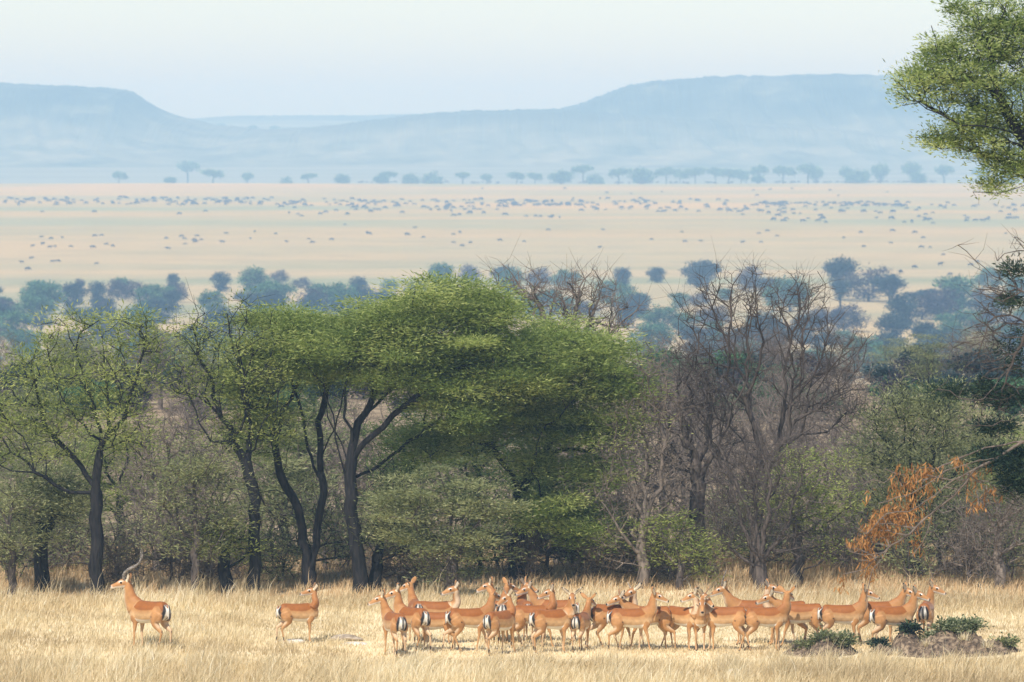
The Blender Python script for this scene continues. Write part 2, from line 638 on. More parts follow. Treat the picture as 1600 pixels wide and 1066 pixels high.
def blob_points(blobs, Y, rng, origin):
    out = []
    for (cx, cy, rx, ry, rd, n) in blobs:
        c = P(cx, cy, Y)
        s = Y / F
        v = rng.normal(0, 1, (n, 3))
        v /= np.linalg.norm(v, axis=1, keepdims=True)
        rr = rng.random((n, 1)) ** 0.42 * (1 + .45 * rng.random((n, 1)) ** 3)
        out.append(c - origin + v * rr * np.array([rx * s, rd, ry * s]))
    return np.concatenate(out)


def tree(name, label, base, limbs, blobs, rbase, bark, leaf=None, leafp=None, twig=None, group=None, seed=0, Y=None,
         cat='tree', w=0.35, crook=0.05, step=0.22, rtip=0.008, rz=0.0, foliage_name='crown'):
    """base: (px, py) of the foot; limbs in pixels with a depth offset in metres"""
    rng = np.random.default_rng(seed)
    b = G(*base) if Y is None else P(base[0], base[1], Y)
    if Y is not None:
        b[2] = zg(b[0], b[1])
    Yt = b[1]
    root = empty(name, b)
    tag(root, label, cat, group)
    LL = []
    for k, L in enumerate(limbs):
        pts = [P(px, py, Yt + do) - b for (px, py, do) in L]
        if k == 0:
            pts[0] = np.array([0, 0, -0.15])
        LL.append(pts)
    A = blob_points(blobs, Yt, rng, b)
    nodes, par, rad, tips, n0 = grow(LL, A, rbase, rtip, step, rng, w, crook)
    big = rad > rbase * 0.22
    # flare at the foot
    rad = rad * (1 + 0.35 * np.exp(-np.maximum(nodes[:, 2], 0) / 0.35) * (np.arange(len(rad)) < n0))
    Vt, Ft = tubes(nodes, par, rad, 7)
    parts = [(Vt, Ft)]
    if twig:
        src = nodes[[i for i in range(len(nodes)) if i in set(tips)] if twig.get('tips') else (rad < max(rbase * 0.25, rtip * 3))]
        sel = src[rng.random(len(src)) < twig.get('p', 1.0)]
        parts.append(twig_spray(sel, twig['K'], twig['L'], twig['r'], rng, twig.get('up', 0.35)))
    V, Fq = merge(parts)
    link('trunk', mesh_np('trunk', V, [Fq]), M[bark], root)
    if leaf:
        c = A
        if leafp.get('extra'):
            k = leafp['extra']
            c = np.concatenate([A, A[rng.integers(0, len(A), k)] + rng.normal(0, leafp['spread'] * 1.2, (k, 3))])
        V, Fq, t = leaflets(c, leafp['K'], leafp['L'], leafp['W'], leafp['spread'], leafp.get('flat', 0.4), rng, leafp.get('up', 0.15))
        link(foliage_name, mesh_np(foliage_name, V, [Fq], tint=t), M[leaf], root)
    return root


FE = dict(K=260, L=0.125, W=0.021, spread=0.29, flat=0.30, up=0.12)       # feathery acacia spray
SP_ = dict(K=70, L=0.10, W=0.024, spread=0.22, flat=0.55)        # sparser

# --- named trees of the front row --------------------------------------------------
tree('acacia_tree', 'tall light green tree with wide open crown standing behind the lone ram', (150, 933),
     [[(150, 933, 0), (152, 850, 0), (150, 770, 0)],
      [(150, 770, 0), (110, 770, 0), (70, 745, -.2), (0, 730, -.5), (-40, 720, -.6)],
      [(150, 775, 0), (130, 730, .2), (100, 700, .2), (70, 670, .2), (55, 600, .3), (35, 570, .3)],
      [(150, 780, 0), (155, 720, 0), (160, 690, .2), (140, 680, 0), (110, 640, -.1), (90, 610, 0)],
      [(155, 720, 0), (170, 650, .3), (165, 590, .3), (160, 530, .3)],
      [(158, 700, 0), (195, 650, -.3), (210, 600, -.3), (225, 550, -.3), (230, 500, -.2)],
      [(160, 690, .2), (145, 620, .5), (120, 560, .5), (105, 510, .6)]],
     [(110, 520, 50, 35, .9, 23), (205, 515, 50, 42, 1.0, 30), (60, 570, 55, 40, 1.1, 30), (150, 580, 70, 45, 1.3, 42), (225, 570, 40, 40, .9, 21),
      (20, 620, 60, 50, 1.2, 35), (100, 640, 70, 45, 1.4, 38), (190, 640, 50, 40, 1.1, 25), (40, 700, 70, 40, 1.2, 29), (-40, 660, 50, 70, 1.2, 28), (200, 700, 40, 35, .8, 12)],
     0.135, 'bark_dark', 'leaf_olive', dict(K=62, L=0.11, W=0.024, spread=0.20, flat=0.55, up=0.35), dict(K=2, L=0.4, r=0.006, p=0.5), seed=101)
tree('acacia_tree', 'leggy half bare tree with dark forked trunk left of the double trunked tree', (396, 930),
     [[(396, 930, 0), (398, 850, 0), (400, 780, 0), (385, 725, 0)],
      [(385, 725, 0), (365, 690, 0), (345, 650, .1), (330, 600, .2), (305, 540, .3), (310, 490, .3)],
      [(385, 725, 0), (392, 660, .3), (380, 600, .3), (365, 540, .5), (355, 490, .4)],
      [(365, 690, 0), (330, 690, -.3), (310, 660, -.4), (290, 610, -.4)],
      [(345, 650, .1), (310, 620, .2), (280, 612, .2)],
      [(398, 800, 0), (375, 790, -.3), (360, 760, -.3)]],
     [(320, 540, 40, 60, .9, 35), (375, 520, 45, 55, .9, 31), (300, 600, 35, 30, .8, 18), (360, 600, 60, 60, 1.1, 38), (420, 560, 40, 60, 1.0, 28), (340, 670, 40, 40, .9, 18), (425, 660, 40, 40, .8, 18)],
     0.125, 'bark_dark', 'leaf_olive', dict(K=46, L=0.10, W=0.023, spread=0.21, flat=0.5, up=.3), dict(K=3, L=0.5, r=0.006, p=0.6), seed=102)
tree('acacia_tree', 'double trunked green acacia whose dark stems form a narrow V', (487, 921),
     [[(487, 921, 0), (481, 880, 0), (470, 815, 0)],
      [(470, 815, 0), (455, 775, 0), (440, 745, 0), (425, 690, .1), (415, 640, .2), (440, 590, .2)],
      [(482, 890, .05), (494, 850, .1), (497, 815, .15), (505, 770, .2), (500, 720, .3), (495, 660, .3), (510, 610, .3)],
      [(455, 775, 0), (430, 765, -.2), (405, 770, -.3)],
      [(440, 745, 0), (455, 680, .4), (450, 620, .5)],
      [(500, 720, .3), (525, 670, .3), (535, 620, .4)],
      [(441, 740, 0), (430, 690, -.3), (445, 640, -.4), (470, 590, -.4)], [(503, 760, .2), (480, 700, .5), (470, 640, .6), (455, 590, .6)]],
     [(430, 560, 54, 28, 1.1, 50), (388, 600, 36, 28, .9, 28), (490, 532, 58, 28, 1.2, 54), (440, 508, 48, 26, 1.0, 36), (525, 585, 46, 24, .9, 26), (412, 648, 38, 26, .8, 20), (400, 695, 30, 20, .6, 10), (540, 520, 40, 24, 1.0, 26)],
     0.145, 'bark_dark', 'leaf_bright', dict(FE, K=250), seed=103)
tree('acacia_tree', 'largest bright green acacia with leaning black trunk and domed feathery crown', (566, 926),
     [[(566, 926, 0), (558, 870, 0), (550, 810, 0), (548, 760, 0)],
      [(548, 760, 0), (548, 700, 0), (560, 660, .1), (580, 620, .2), (590, 560, .3), (620, 500, .3)],
      [(548, 770, 0), (530, 700, -.2), (520, 650, -.3), (505, 600, -.3), (470, 560, -.4)],
      [(548, 780, 0), (575, 765, .2), (600, 735, .3), (615, 715, .4)],
      [(560, 660, .1), (610, 610, .6), (660, 570, .8), (720, 530, 1.0)],
      [(580, 620, .2), (640, 600, -.6), (700, 580, -.8), (770, 560, -.9)],
      [(590, 560, .3), (660, 490, .2), (720, 470, .1)],
      [(548, 740, 0), (532, 690, .3), (512, 650, .4), (498, 600, .5)], [(550, 715, 0), (578, 680, -.3), (615, 650, -.4), (655, 615, -.5)],
      [(548, 750, 0), (592, 728, .5), (640, 690, .8), (690, 650, 1.0)], [(552, 690, 0), (543, 650, -.2), (540, 600, -.2), (550, 550, -.2)]],
     [(690, 472, 78, 32, 1.4, 66), (610, 502, 58, 30, 1.2, 42), (765, 490, 50, 30, 1.2, 38), (550, 540, 52, 28, 1.1, 36), (650, 545, 74, 32, 1.6, 58), (745, 550, 70, 32, 1.6, 56), (805, 592, 56, 32, 1.3, 42), (690, 605, 66, 32, 1.5, 44), (612, 590, 40, 20, 1.1, 16), (850, 565, 36, 24, 1.0, 16), (500, 560, 38, 20, .9, 16), (740, 650, 46, 26, 1.2, 22)],
     0.145, 'bark_dark', 'leaf_bright', dict(FE, K=310), seed=104)
tree('acacia_tree', 'broad dark green acacia with drooping skirts at the right end of the green crowns', (808, 915),
     [[(808, 915, 1.0), (806, 850, 1.0), (815, 790, 1.0), (800, 740, 1.0)],
      [(800, 740, 1.0), (770, 700, .6), (740, 690, .4), (770, 650, .4), (800, 610, .4)],
      [(812, 770, 1.0), (850, 715, .5), (880, 700, .3), (920, 705, .2), (950, 700, .2)],
      [(850, 715, .5), (870, 650, .8), (880, 590, .8), (870, 540, .8)],
      [(870, 650, .8), (920, 610, .6), (960, 570, .6)],
      [(815, 790, 1.0), (850, 780, 1.3), (900, 760, 1.5)]],
     [(870, 535, 52, 28, 1.2, 40), (930, 555, 58, 30, 1.3, 48), (968, 602, 40, 30, 1.1, 30), (880, 602, 76, 32, 1.4, 54), (800, 640, 66, 30, 1.3, 36), (870, 667, 78, 30, 1.4, 42), (948, 662, 44, 30, 1.0, 26), (730, 685, 56, 30, 1.0, 24), (665, 700, 44, 32, .9, 18), (915, 735, 50, 32, 1.0, 24), (850, 725, 50, 24, 1.0, 18), (860, 790, 50, 40, 1.1, 30), (920, 830, 38, 38, .9, 20)],
     0.17, 'bark_dark', 'leaf_bright', dict(FE, K=280), seed=105, Y=113.6)
tree('thorn_tree', 'bushy grey green thorn tree low in front of the dark acacia', (706, 925),
     [[(706, 925, 0), (704, 880, 0), (700, 840, 0)],
      [(704, 880, 0), (670, 830, .1), (640, 790, .2)],
      [(704, 880, 0), (740, 830, -.2), (765, 790, -.2)],
      [(700, 840, 0), (705, 790, .1), (690, 750, .1)]],
     [(690, 760, 51, 36, .8, 16), (640, 790, 46, 41, .8, 13), (745, 785, 55, 41, .8, 14), (690, 810, 74, 46, .9, 19), (640, 845, 39, 41, .7, 9), (755, 840, 46, 41, .7, 11), (695, 870, 57, 34, .7, 9), (780, 800, 27, 23, .5, 4)],
     0.13, 'bark_grey', 'leaf_grey', dict(K=190, L=0.11, W=0.024, spread=0.21, flat=0.24), dict(K=2, L=0.35, r=0.005, p=0.5), seed=106, Y=110.4)
tree('thorn_tree', 'small olive thorn tree with thin reddish trunk between the ram and the doe', (303, 934),
     [[(303, 934, 0), (305, 880, 0), (308, 830, 0), (303, 780, 0), (305, 730, 0)],
      [(308, 830, 0), (340, 800, .2), (360, 770, .2)],
      [(305, 850, 0), (275, 820, -.2), (255, 790, -.2)],
      [(303, 780, 0), (280, 740, .1), (270, 710, .2)]],
     [(300, 720, 44, 35, .7, 24), (345, 745, 39, 33, .7, 18), (265, 755, 37, 37, .7, 18), (310, 780, 60, 39, .8, 24), (355, 810, 37, 35, .7, 16), (260, 820, 37, 39, .7, 15), (310, 850, 49, 33, .7, 11)],
     0.09, 'bark_grey', 'leaf_grey', dict(K=70, L=0.10, W=0.022, spread=0.19, flat=0.4), dict(K=3, L=0.38, r=0.005, p=0.7), seed=107)
tree('thorn_tree', 'short tree with stout black trunk and green top left of the ram', (68, 928),
     [[(68, 928, 0), (66, 880, 0), (68, 840, 0), (60, 800, .1)], [(68, 840, 0), (85, 800, .1), (100, 770, .1)], [(68, 845, 0), (45, 815, 0), (30, 780, 0)]],
     [(70, 770, 45, 32, .8, 44), (35, 790, 34, 30, .8, 30), (105, 780, 34, 32, .8, 34), (65, 820, 50, 26, .8, 24)],
     0.15, 'bark_dark', 'leaf_grey', dict(K=80, L=0.10, W=0.024, spread=0.2, flat=0.45), dict(K=2, L=0.35, r=0.005, p=0.6), seed=108)
tree('thorn_tree', 'thin grey tree at the far left edge of the woodland', (18, 938),
     [[(18, 938, 0), (20, 880, 0), (16, 820, 0), (24, 770, 0)], [(20, 880, 0), (45, 840, .2)], [(16, 820, 0), (-10, 780, .1)]],
     [(20, 800, 40, 45, .8, 30), (-20, 840, 40, 50, .8, 26), (25, 850, 30, 30, .6, 18)],
     0.08, 'bark_grey', 'leaf_grey', dict(K=55, L=0.10, W=0.022, spread=0.2, flat=0.5), dict(K=4, L=0.4, r=0.005, p=0.8), seed=109)
tree('thorn_tree', 'small tree on a dark stump like trunk right of the olive thorn tree', (357, 930),
     [[(357, 930, .2), (355, 890, .2), (352, 860, .2), (362, 830, .2)], [(352, 860, .2), (338, 835, .2)]],
     [(355, 830, 34, 30, .6, 26), (335, 850, 24, 22, .5, 12), (380, 850, 22, 26, .5, 12)],
     0.13, 'bark_dark', 'leaf_olive', dict(K=55, L=0.10, W=0.022, spread=0.2, flat=0.5), dict(K=4, L=0.4, r=0.005, p=0.8), seed=110)
tree('thorn_tree', 'low dark stemmed tree right behind the leaning black trunk', (585, 924),
     [[(585, 924, .6), (588, 870, .6), (600, 820, .6), (612, 770, .6)], [(588, 870, .6), (570, 830, .7)]],
     [(610, 770, 30, 40, .7, 30), (585, 820, 30, 34, .7, 20), (630, 830, 24, 34, .6, 20)],
     0.12, 'bark_dark', 'leaf_grey', dict(K=60, L=0.10, W=0.023, spread=0.2, flat=0.45), dict(K=3, L=0.4, r=0.005, p=0.8), seed=111)

# bare trees right of the green crowns
BT = dict(K=4, L=0.45, r=0.0055, p=0.75, up=0.45)
tree('bare_tree', 'tall leafless tree with crooked dark trunk towering over the right scrub', (1178, 905),
     [[(1178, 905, 1.5), (1182, 830, 1.5), (1190, 760, 1.5), (1186, 700, 1.5), (1172, 640, 1.5), (1172, 610, 1.5)],
      [(1172, 610, 1.5), (1155, 575, 1.4), (1140, 540, 1.3), (1120, 500, 1.2), (1105, 460, 1.2), (1095, 440, 1.2)],
      [(1172, 612, 1.5), (1175, 570, 1.7), (1172, 510, 1.8), (1180, 455, 1.9), (1175, 425, 1.9)],
      [(1140, 540, 1.3), (1105, 555, 1.0), (1065, 548, .8)],
      [(1190, 725, 1.5), (1220, 700, 1.4), (1250, 680, 1.3), (1290, 675, 1.2), (1330, 640, 1.0)],
      [(1215, 702, 1.4), (1225, 640, 1.2), (1228, 570, 1.2), (1240, 520, 1.1), (1260, 470, 1.1), (1265, 430, 1.1)],
      [(1225, 640, 1.2), (1270, 590, 1.0), (1310, 570, .9), (1345, 545, .8), (1365, 520, .8)],
      [(1228, 570, 1.2), (1215, 520, 1.4), (1205, 460, 1.4)],
      [(1172, 640, 1.5), (1130, 640, 1.6), (1100, 635, 1.6), (1070, 600, 1.6)],
      [(1250, 680, 1.3), (1265, 630, 1.6), (1300, 600, 1.7)]],
     [(1110, 490, 55, 60, 1.3, 84), (1180, 470, 50, 50, 1.3, 70), (1255, 480, 60, 55, 1.3, 84), (1310, 540, 45, 45, 1.2, 56), (1090, 570, 40, 50, 1.1, 47), (1200, 560, 80, 50, 1.4, 70), (1290, 620, 60, 40, 1.2, 50), (1110, 640, 50, 40, 1.0, 36), (1330, 640, 30, 40, .9, 28)],
     0.165, 'bark_grey', None, None, dict(K=5, L=0.42, r=0.0042, p=0.7, up=0.5), seed=121, Y=114.5, rtip=0.007, crook=0.035, w=0.6)
tree('bare_tree', 'leafless brown tree whose top shows over the green acacia crown', (880, 905),
     [[(880, 905, 0), (885, 780, 0), (880, 650, 0), (880, 560, 0)],
      [(880, 560, 0), (850, 500, 0), (835, 460, 0)], [(880, 560, 0), (900, 500, .2), (905, 450, .2)], [(880, 600, 0), (940, 540, -.2), (975, 500, -.2)], [(880, 580, 0), (925, 500, .3), (940, 450, .3)]],
     [(840, 470, 55, 42, 1.2, 78), (905, 460, 50, 40, 1.2, 72), (960, 500, 50, 40, 1.2, 65), (880, 520, 80, 40, 1.4, 52), (800, 450, 40, 30, 1., 31)],
     0.2, 'bark_mauve', None, None, dict(K=4, L=0.5, r=0.006, p=0.7, up=0.6), seed=122, Y=119)
tree('bare_tree', 'bare grey brown thorn tree with pale twigs right of the dark green skirts', (1005, 922),
     [[(1005, 922, 0), (1002, 870, 0), (1005, 820, 0)], [(1005, 820, 0), (985, 760, .2), (965, 700, .2), (960, 650, .2)], [(1005, 820, 0), (1030, 760, 0), (1040, 690, 0), (1020, 620, 0)], [(1002, 870, 0), (970, 830, -.2), (945, 790, -.2)], [(1005, 820, 0), (1010, 740, .4), (1005, 660, .4), (1015, 590, .4)]],
     [(970, 690, 40, 60, .9, 40), (1030, 650, 40, 70, 1.0, 50), (1010, 590, 36, 50, .9, 36), (960, 770, 40, 50, .8, 36), (1045, 740, 36, 50, .8, 36), (1000, 800, 50, 50, .8, 36), (955, 850, 34, 36, .7, 20)],
     0.12, 'bark_mauve', None, None, BT, seed=123)
tree('bare_tree', 'dark trunked leafless tree between the pale twigs and the tallest bare tree', (1092, 912),
     [[(1092, 912, 0), (1090, 850, 0), (1092, 780, 0), (1088, 720, 0)], [(1088, 720, 0), (1070, 690, 0), (1060, 640, .1), (1030, 590, .1)], [(1088, 730, 0), (1105, 690, .2), (1110, 640, .2), (1100, 580, .2)], [(1090, 750, 0), (1120, 700, -.2), (1145, 650, -.2)]],
     [(1060, 640, 45, 50, 1.0, 50), (1110, 630, 45, 50, 1.0, 50), (1140, 690, 36, 44, .8, 30), (1050, 720, 34, 40, .8, 26), (1090, 570, 45, 40, .9, 30)],
     0.17, 'bark_grey', None, None, BT, seed=124, Y=115.6)
tree('bare_tree', 'thicket of thin leafless stems in front of the crooked dark trunk', (1190, 925),
     [[(1190, 925, 0), (1188, 880, 0)], [(1188, 880, 0), (1160, 820, 0), (1140, 740, 0)], [(1188, 880, 0), (1180, 800, .2), (1175, 710, .2)], [(1188, 880, 0), (1200, 800, -.2), (1205, 720, -.2)], [(1188, 880, 0), (1225, 830, 0), (1250, 760, 0)], [(1188, 890, 0), (1145, 860, .1), (1120, 820, .1)]],
     [(1150, 750, 40, 50, .8, 50), (1200, 720, 45, 50, .8, 56), (1240, 770, 36, 50, .8, 40), (1130, 820, 34, 45, .7, 36), (1190, 810, 55, 50, .9, 56), (1230, 850, 40, 36, .7, 30)],
     0.14, 'bark_grey', None, None, dict(K=6, L=0.45, r=0.0055, p=0.8, up=.6), seed=125)
tree('thorn_tree', 'low fresh green bush tree below the bare trees near the middle', (1062, 924),
     [[(1062, 924, 0), (1060, 890, 0), (1055, 850, 0)], [(1060, 890, 0), (1085, 860, 0)], [(1060, 890, 0), (1035, 860, 0)]],
     [(1040, 820, 45, 32, .6, 14), (1080, 850, 45, 35, .6, 14), (1095, 880, 32, 29, .5, 8), (1030, 860, 32, 27, .5, 6)],
     0.07, 'bark_grey', 'leaf_olive', dict(K=80, L=0.10, W=0.024, spread=0.18, flat=0.4), dict(K=3, L=0.35, r=0.005, p=0.7), seed=126)
tree('thorn_tree', 'rounded dark green tree with straight trunk right of the leafless thicket', (1246, 915),
     [[(1246, 915, .5), (1245, 860, .5), (1247, 800, .5), (1255, 760, .5)], [(1247, 810, .5), (1280, 770, .4)], [(1247, 820, .5), (1220, 790, .7)]],
     [(1260, 735, 55, 40, .9, 24), (1225, 770, 43, 40, .8, 15), (1295, 770, 40, 43, .8, 15), (1260, 800, 66, 43, .9, 19), (1300, 830, 31, 40, .7, 9)],
     0.11, 'bark_grey', 'leaf_olive', dict(K=75, L=0.10, W=0.024, spread=0.2, flat=0.45), dict(K=2, L=0.4, r=0.005, p=0.6), seed=127)
tree('thorn_tree', 'pale green vase shaped tree with fanning branches behind the brown pods', (1432, 908),
     [[(1432, 908, .5), (1430, 850, .5), (1430, 800, .5)], [(1430, 800, .5), (1400, 740, .4), (1380, 680, .3), (1365, 640, .3)], [(1430, 800, .5), (1425, 730, .6), (1420, 660, .7), (1410, 620, .7)], [(1430, 800, .5), (1455, 730, .5), (1465, 670, .4), (1480, 620, .4)], [(1430, 820, .5), (1480, 760, .3), (1520, 700, .2)]],
     [(1390, 650, 45, 40, 1.0, 39), (1440, 635, 48, 38, 1.0, 41), (1495, 650, 45, 42, 1.0, 36), (1420, 700, 70, 45, 1.1, 48), (1500, 710, 40, 45, 1.0, 26), (1370, 720, 36, 40, .8, 21), (1430, 770, 65, 45, 1.0, 33), (1370, 800, 34, 45, .8, 17), (1490, 800, 40, 45, .8, 20), (1540, 740, 36, 60, .8, 20)],
     0.16, 'bark_dark', 'leaf_grey', dict(K=80, L=0.10, W=0.023, spread=0.21, flat=0.6, up=.5), dict(K=3, L=0.5, r=0.005, p=0.6, up=.7), seed=128)
tree('bare_tree', 'brown leafless scrub tree at the right edge below the dark needles', (1562, 918),
     [[(1562, 918, 0), (1560, 870, 0), (1558, 830, 0)], [(1558, 830, 0), (1535, 780, 0)], [(1558, 830, 0), (1585, 780, 0)], [(1560, 870, 0), (1600, 840, .2)]],
     [(1550, 790, 45, 50, .8, 50), (1600, 800, 40, 50, .8, 40), (1560, 850, 60, 40, .8, 40), (1520, 850, 30, 34, .6, 22)],
     0.11, 'bark_mauve', None, None, BT, seed=129)
tree('bare_tree', 'grey brown leafless tree behind the olive thorn tree', (250, 905),
     [[(250, 905, 0), (250, 820, 0), (245, 760, 0)], [(245, 760, 0), (225, 700, 0), (220, 660, 0)], [(245, 760, 0), (265, 700, 0), (280, 660, 0)]],
     [(235, 680, 45, 45, 1.0, 60), (285, 680, 36, 40, 1.0, 46), (245, 750, 60, 40, 1.0, 50), (215, 800, 40, 50, .9, 34)],
     0.14, 'bark_mauve', None, None, BT, seed=130, Y=117)

# --- second and third rows: six kinds of tree repeated -----------------------------
def proto(name, rbase, h, blobs, bark, leaf, leafp, twig, seed, limbs=None):
    """a tree standing at the origin, built in metres"""
    rng = np.random.default_rng(seed)
    root = empty(name, (0, 0, 0))
    L = limbs or [[(0, 0, -0.2), (0.05, 0, h * 0.2), (0.0, 0.05, h * 0.38)]]
    A = []
    for (cx, cy, cz, rx, ry, rz_, n) in blobs:
        if leaf:
            n = int(n * .62)
        v = rng.normal(0, 1, (n, 3))
        v /= np.linalg.norm(v, axis=1, keepdims=True)
        A.append(np.array([cx, cy, cz]) + v * (rng.random((n, 1)) ** 0.42) * (1 + .5 * rng.random((n, 1)) ** 3) * np.array([rx, ry, rz_]))
    A = np.concatenate(A)
    nodes, par, rad, tips, n0 = grow([[np.array(p, float) for p in l] for l in L], A, rbase, 0.009, 0.3, rng, 0.35, 0.05)
    parts = [tubes(nodes, par, rad, 5)]
    if twig:
        src = nodes[rad < rbase * 0.3]
        src = src[rng.random(len(src)) < twig.get('p', 1)]
        parts.append(twig_spray(src, twig['K'], twig['L'], twig['r'], rng, twig.get('up', .4)))
    V, Fq = merge(parts)
    link('trunk', mesh_np('trunk', V, [Fq]), M[bark], root)
    if leaf:
        V, Fq, t = leaflets(A, leafp['K'], leafp['L'], leafp['W'], leafp['spread'], leafp.get('flat', .45), rng, leafp.get('up', .2))
        link('crown', mesh_np('crown', V, [Fq], tint=t), M[leaf], root)
    return root


LP = dict(K=105, L=0.12, W=0.024, spread=0.24, flat=0.32)
PROTO = {
    'green': [proto('thorn_tree', .13, 4, [(0, 0, 2.9, 1.3, 1.2, .8, 70), (-.8, .2, 2.2, .9, .9, .7, 40), (.9, -.1, 2.1, .9, .9, .7, 40), (0, 0, 1.3, 1.3, 1.1, .7, 50)], 'bark_dark', 'leaf_olive', LP, dict(K=2, L=.4, r=.006, p=.5), 201),
              proto('thorn_tree', .11, 3.6, [(.2, 0, 2.5, 1.1, 1.1, .8, 60), (-.7, .2, 1.8, .9, .9, .7, 46), (.8, 0, 1.5, .8, .8, .7, 40), (-.1, 0, .9, 1.1, 1.0, .5, 36)], 'bark_grey', 'leaf_grey', LP, dict(K=2, L=.4, r=.006, p=.5), 202)],
    'deep': [proto('thorn_tree', .14, 4.2, [(0, 0, 3.0, 1.4, 1.2, .9, 90), (-.9, .1, 2.1, .9, .9, .8, 50), (.9, 0, 2.0, .9, .9, .8, 50), (0, 0, 1.1, 1.4, 1.1, .8, 60)], 'bark_dark', 'leaf_deep', LP, None, 203)],
    'bare': [proto('bare_tree', .12, 4, [(0, 0, 3.0, 1.2, 1.1, .9, 70), (-.8, 0, 2.1, .8, .8, .8, 44), (.8, 0, 2.0, .8, .8, .8, 44), (0, 0, 1.2, 1.2, 1., .7, 50)], 'bark_mauve', None, None, dict(K=5, L=.5, r=.007, p=.8, up=.5), 204),
             proto('bare_tree', .10, 3.4, [(.1, 0, 2.4, 1.0, 1., .9, 60), (-.7, 0, 1.7, .8, .8, .8, 44), (.8, 0, 1.4, .8, .8, .7, 40), (0, 0, .8, 1.1, 1., .5, 44)], 'bark_mauve', None, None, dict(K=6, L=.45, r=.007, p=.8, up=.5), 205)],
    'scrub': [proto('thorn_scrub', .05, 1.4, [(0, 0, .9, .8, .7, .5, 50), (-.5, 0, .6, .5, .5, .4, 30), (.5, 0, .6, .5, .5, .4, 30), (0, 0, .3, .9, .7, .25, 30)], 'bark_mauve', None, None, dict(K=6, L=.35, r=.006, p=.9, up=.5), 206),
              proto('thorn_scrub', .05, 1.4, [(0, 0, .9, .7, .7, .45, 46), (-.5, 0, .5, .5, .5, .35, 26), (.5, 0, .5, .5, .5, .35, 26)], 'bark_grey', 'leaf_grey', dict(K=26, L=.10, W=.026, spread=.2, flat=.5), dict(K=4, L=.35, r=.006, p=.9, up=.5), 207)],
}
for v in PROTO.values():
    for o in v:
        o['used'] = 0


def place(kind, px, Y, scale, rng, sz=1.0):
    v = PROTO[kind]
    src = v[rng.integers(0, len(v))]
    o = src if not src['used'] else copy_tree(src)
    src['used'] = 1
    if o is not src and 'used' in o:
        del o['used']
    x = (px - 800) / F * Y
    o.location = (x, Y, zg(x, Y))
    o.rotation_euler = (0, 0, rng.uniform(0, 6.28))
    o.scale = (max(scale, .8), max(scale, .8), scale * sz)
    return o


# (kind, px, distance, scale, height factor)
rng2 = np.random.default_rng(55)
SECOND = []
for (kind, px, Y, s, sz) in [
    ('green', -60, 121, 1.05, 1.1), ('bare', 10, 126, 1.1, 1), ('green', 60, 118.5, .95, 1), ('bare', 110, 129, 1.1, 1.05), ('green', 185, 124, 1.0, 1), ('bare', 225, 131, 1.15, 1.0),
    ('bare', 262, 120.5, .8, 1), ('bare', 292, 134, 1.15, 1.0), ('bare', 345, 125, .95, 1), ('green', 445, 121, .9, 1), ('bare', 400, 132, 1.1, 1), ('deep', 478, 133, 1.1, 1.0),
    ('bare', 528, 124, .9, 1), ('bare', 560, 128, 1.0, 1), ('deep', 628, 122, 1.05, 1.05), ('bare', 660, 134, 1.1, 1), ('deep', 742, 126, 1.05, 1.05), ('deep', 842, 121, 1.0, 1),
    ('bare', 800, 135, 1.1, 1), ('bare', 925, 124, 1.05, 1.05), ('bare', 968, 131, .95, .95), ('bare', 1035, 121, 1.0, 1), ('bare', 1068, 133, 1.2, 1.05), ('bare', 1138, 123, 1.05, 1.0),
    ('bare', 1165, 130, 1.0, .9), ('bare', 1215, 126, 1.1, 1.05), ('bare', 1275, 134, 1.2, 1.1), ('bare', 1330, 121, .9, 1), ('bare', 1345, 129, 1.1, 1.05), ('green', 1385, 125, 1.0, 1),
    ('green', 1470, 121, 1.0, 1.0), ('bare', 1500, 130, 1.1, 1), ('green', 1560, 125, 1.05, 1.05), ('green', 1625, 121, 1.0, 1), ('bare', 1650, 132, 1.1, 1),
    ('green', 30, 141, 1.15, 1), ('green', 150, 145, 1.2, 1), ('bare', 330, 146, 1.2, 1), ('bare', 520, 147, 1.2, 1), ('green', 700, 147, 1.2, 1), ('bare', 960, 144, 1.25, 1.05), ('bare', 1120, 146, 1.3, 1.05),
    ('bare', 1240, 148, 1.3, 1.05), ('green', 1420, 145, 1.25, 1), ('green', 1540, 146, 1.25, 1),
]:
    top_row = np.interp(px, [-100, 180, 250, 310, 420, 640, 900, 1000, 1080, 1330, 1370, 1700], [625, 640, 645, 630, 600, 640, 640, 610, 590, 600, 640, 625]) + rng2.uniform(-22, 30)
    s = ((H - zg(0, Y)) * F / Y + YH - top_row) / (F / Y) / 3.9
    SECOND.append((kind, px, Y, place(kind, px, Y, s, rng2, sz)))
for k in range(58):
    px = rng2.uniform(-60, 320) if k < 26 else rng2.uniform(980, 1660)
    Y = 155 * (2.6 ** rng2.random())
    kind = 'bare' if rng2.random() < (.7 if px < 400 else .9 if px < 1340 else .4) else 'green'
    top_row = (640 if px < 400 else 600 if px < 1340 else 640) + rng2.uniform(-12, 45)
    s = max(.7, ((H - zg((px - 800) / F * Y, Y)) * F / Y + YH - top_row) / (F / Y) / 3.9)
    SECOND.append((kind, px, Y, place(kind, px, Y, min(s, 2.6), rng2, 1.0)))
DESC = {'green': 'grey green thorn tree', 'deep': 'dark green thorn tree', 'bare': 'bare brown twiggy tree'}
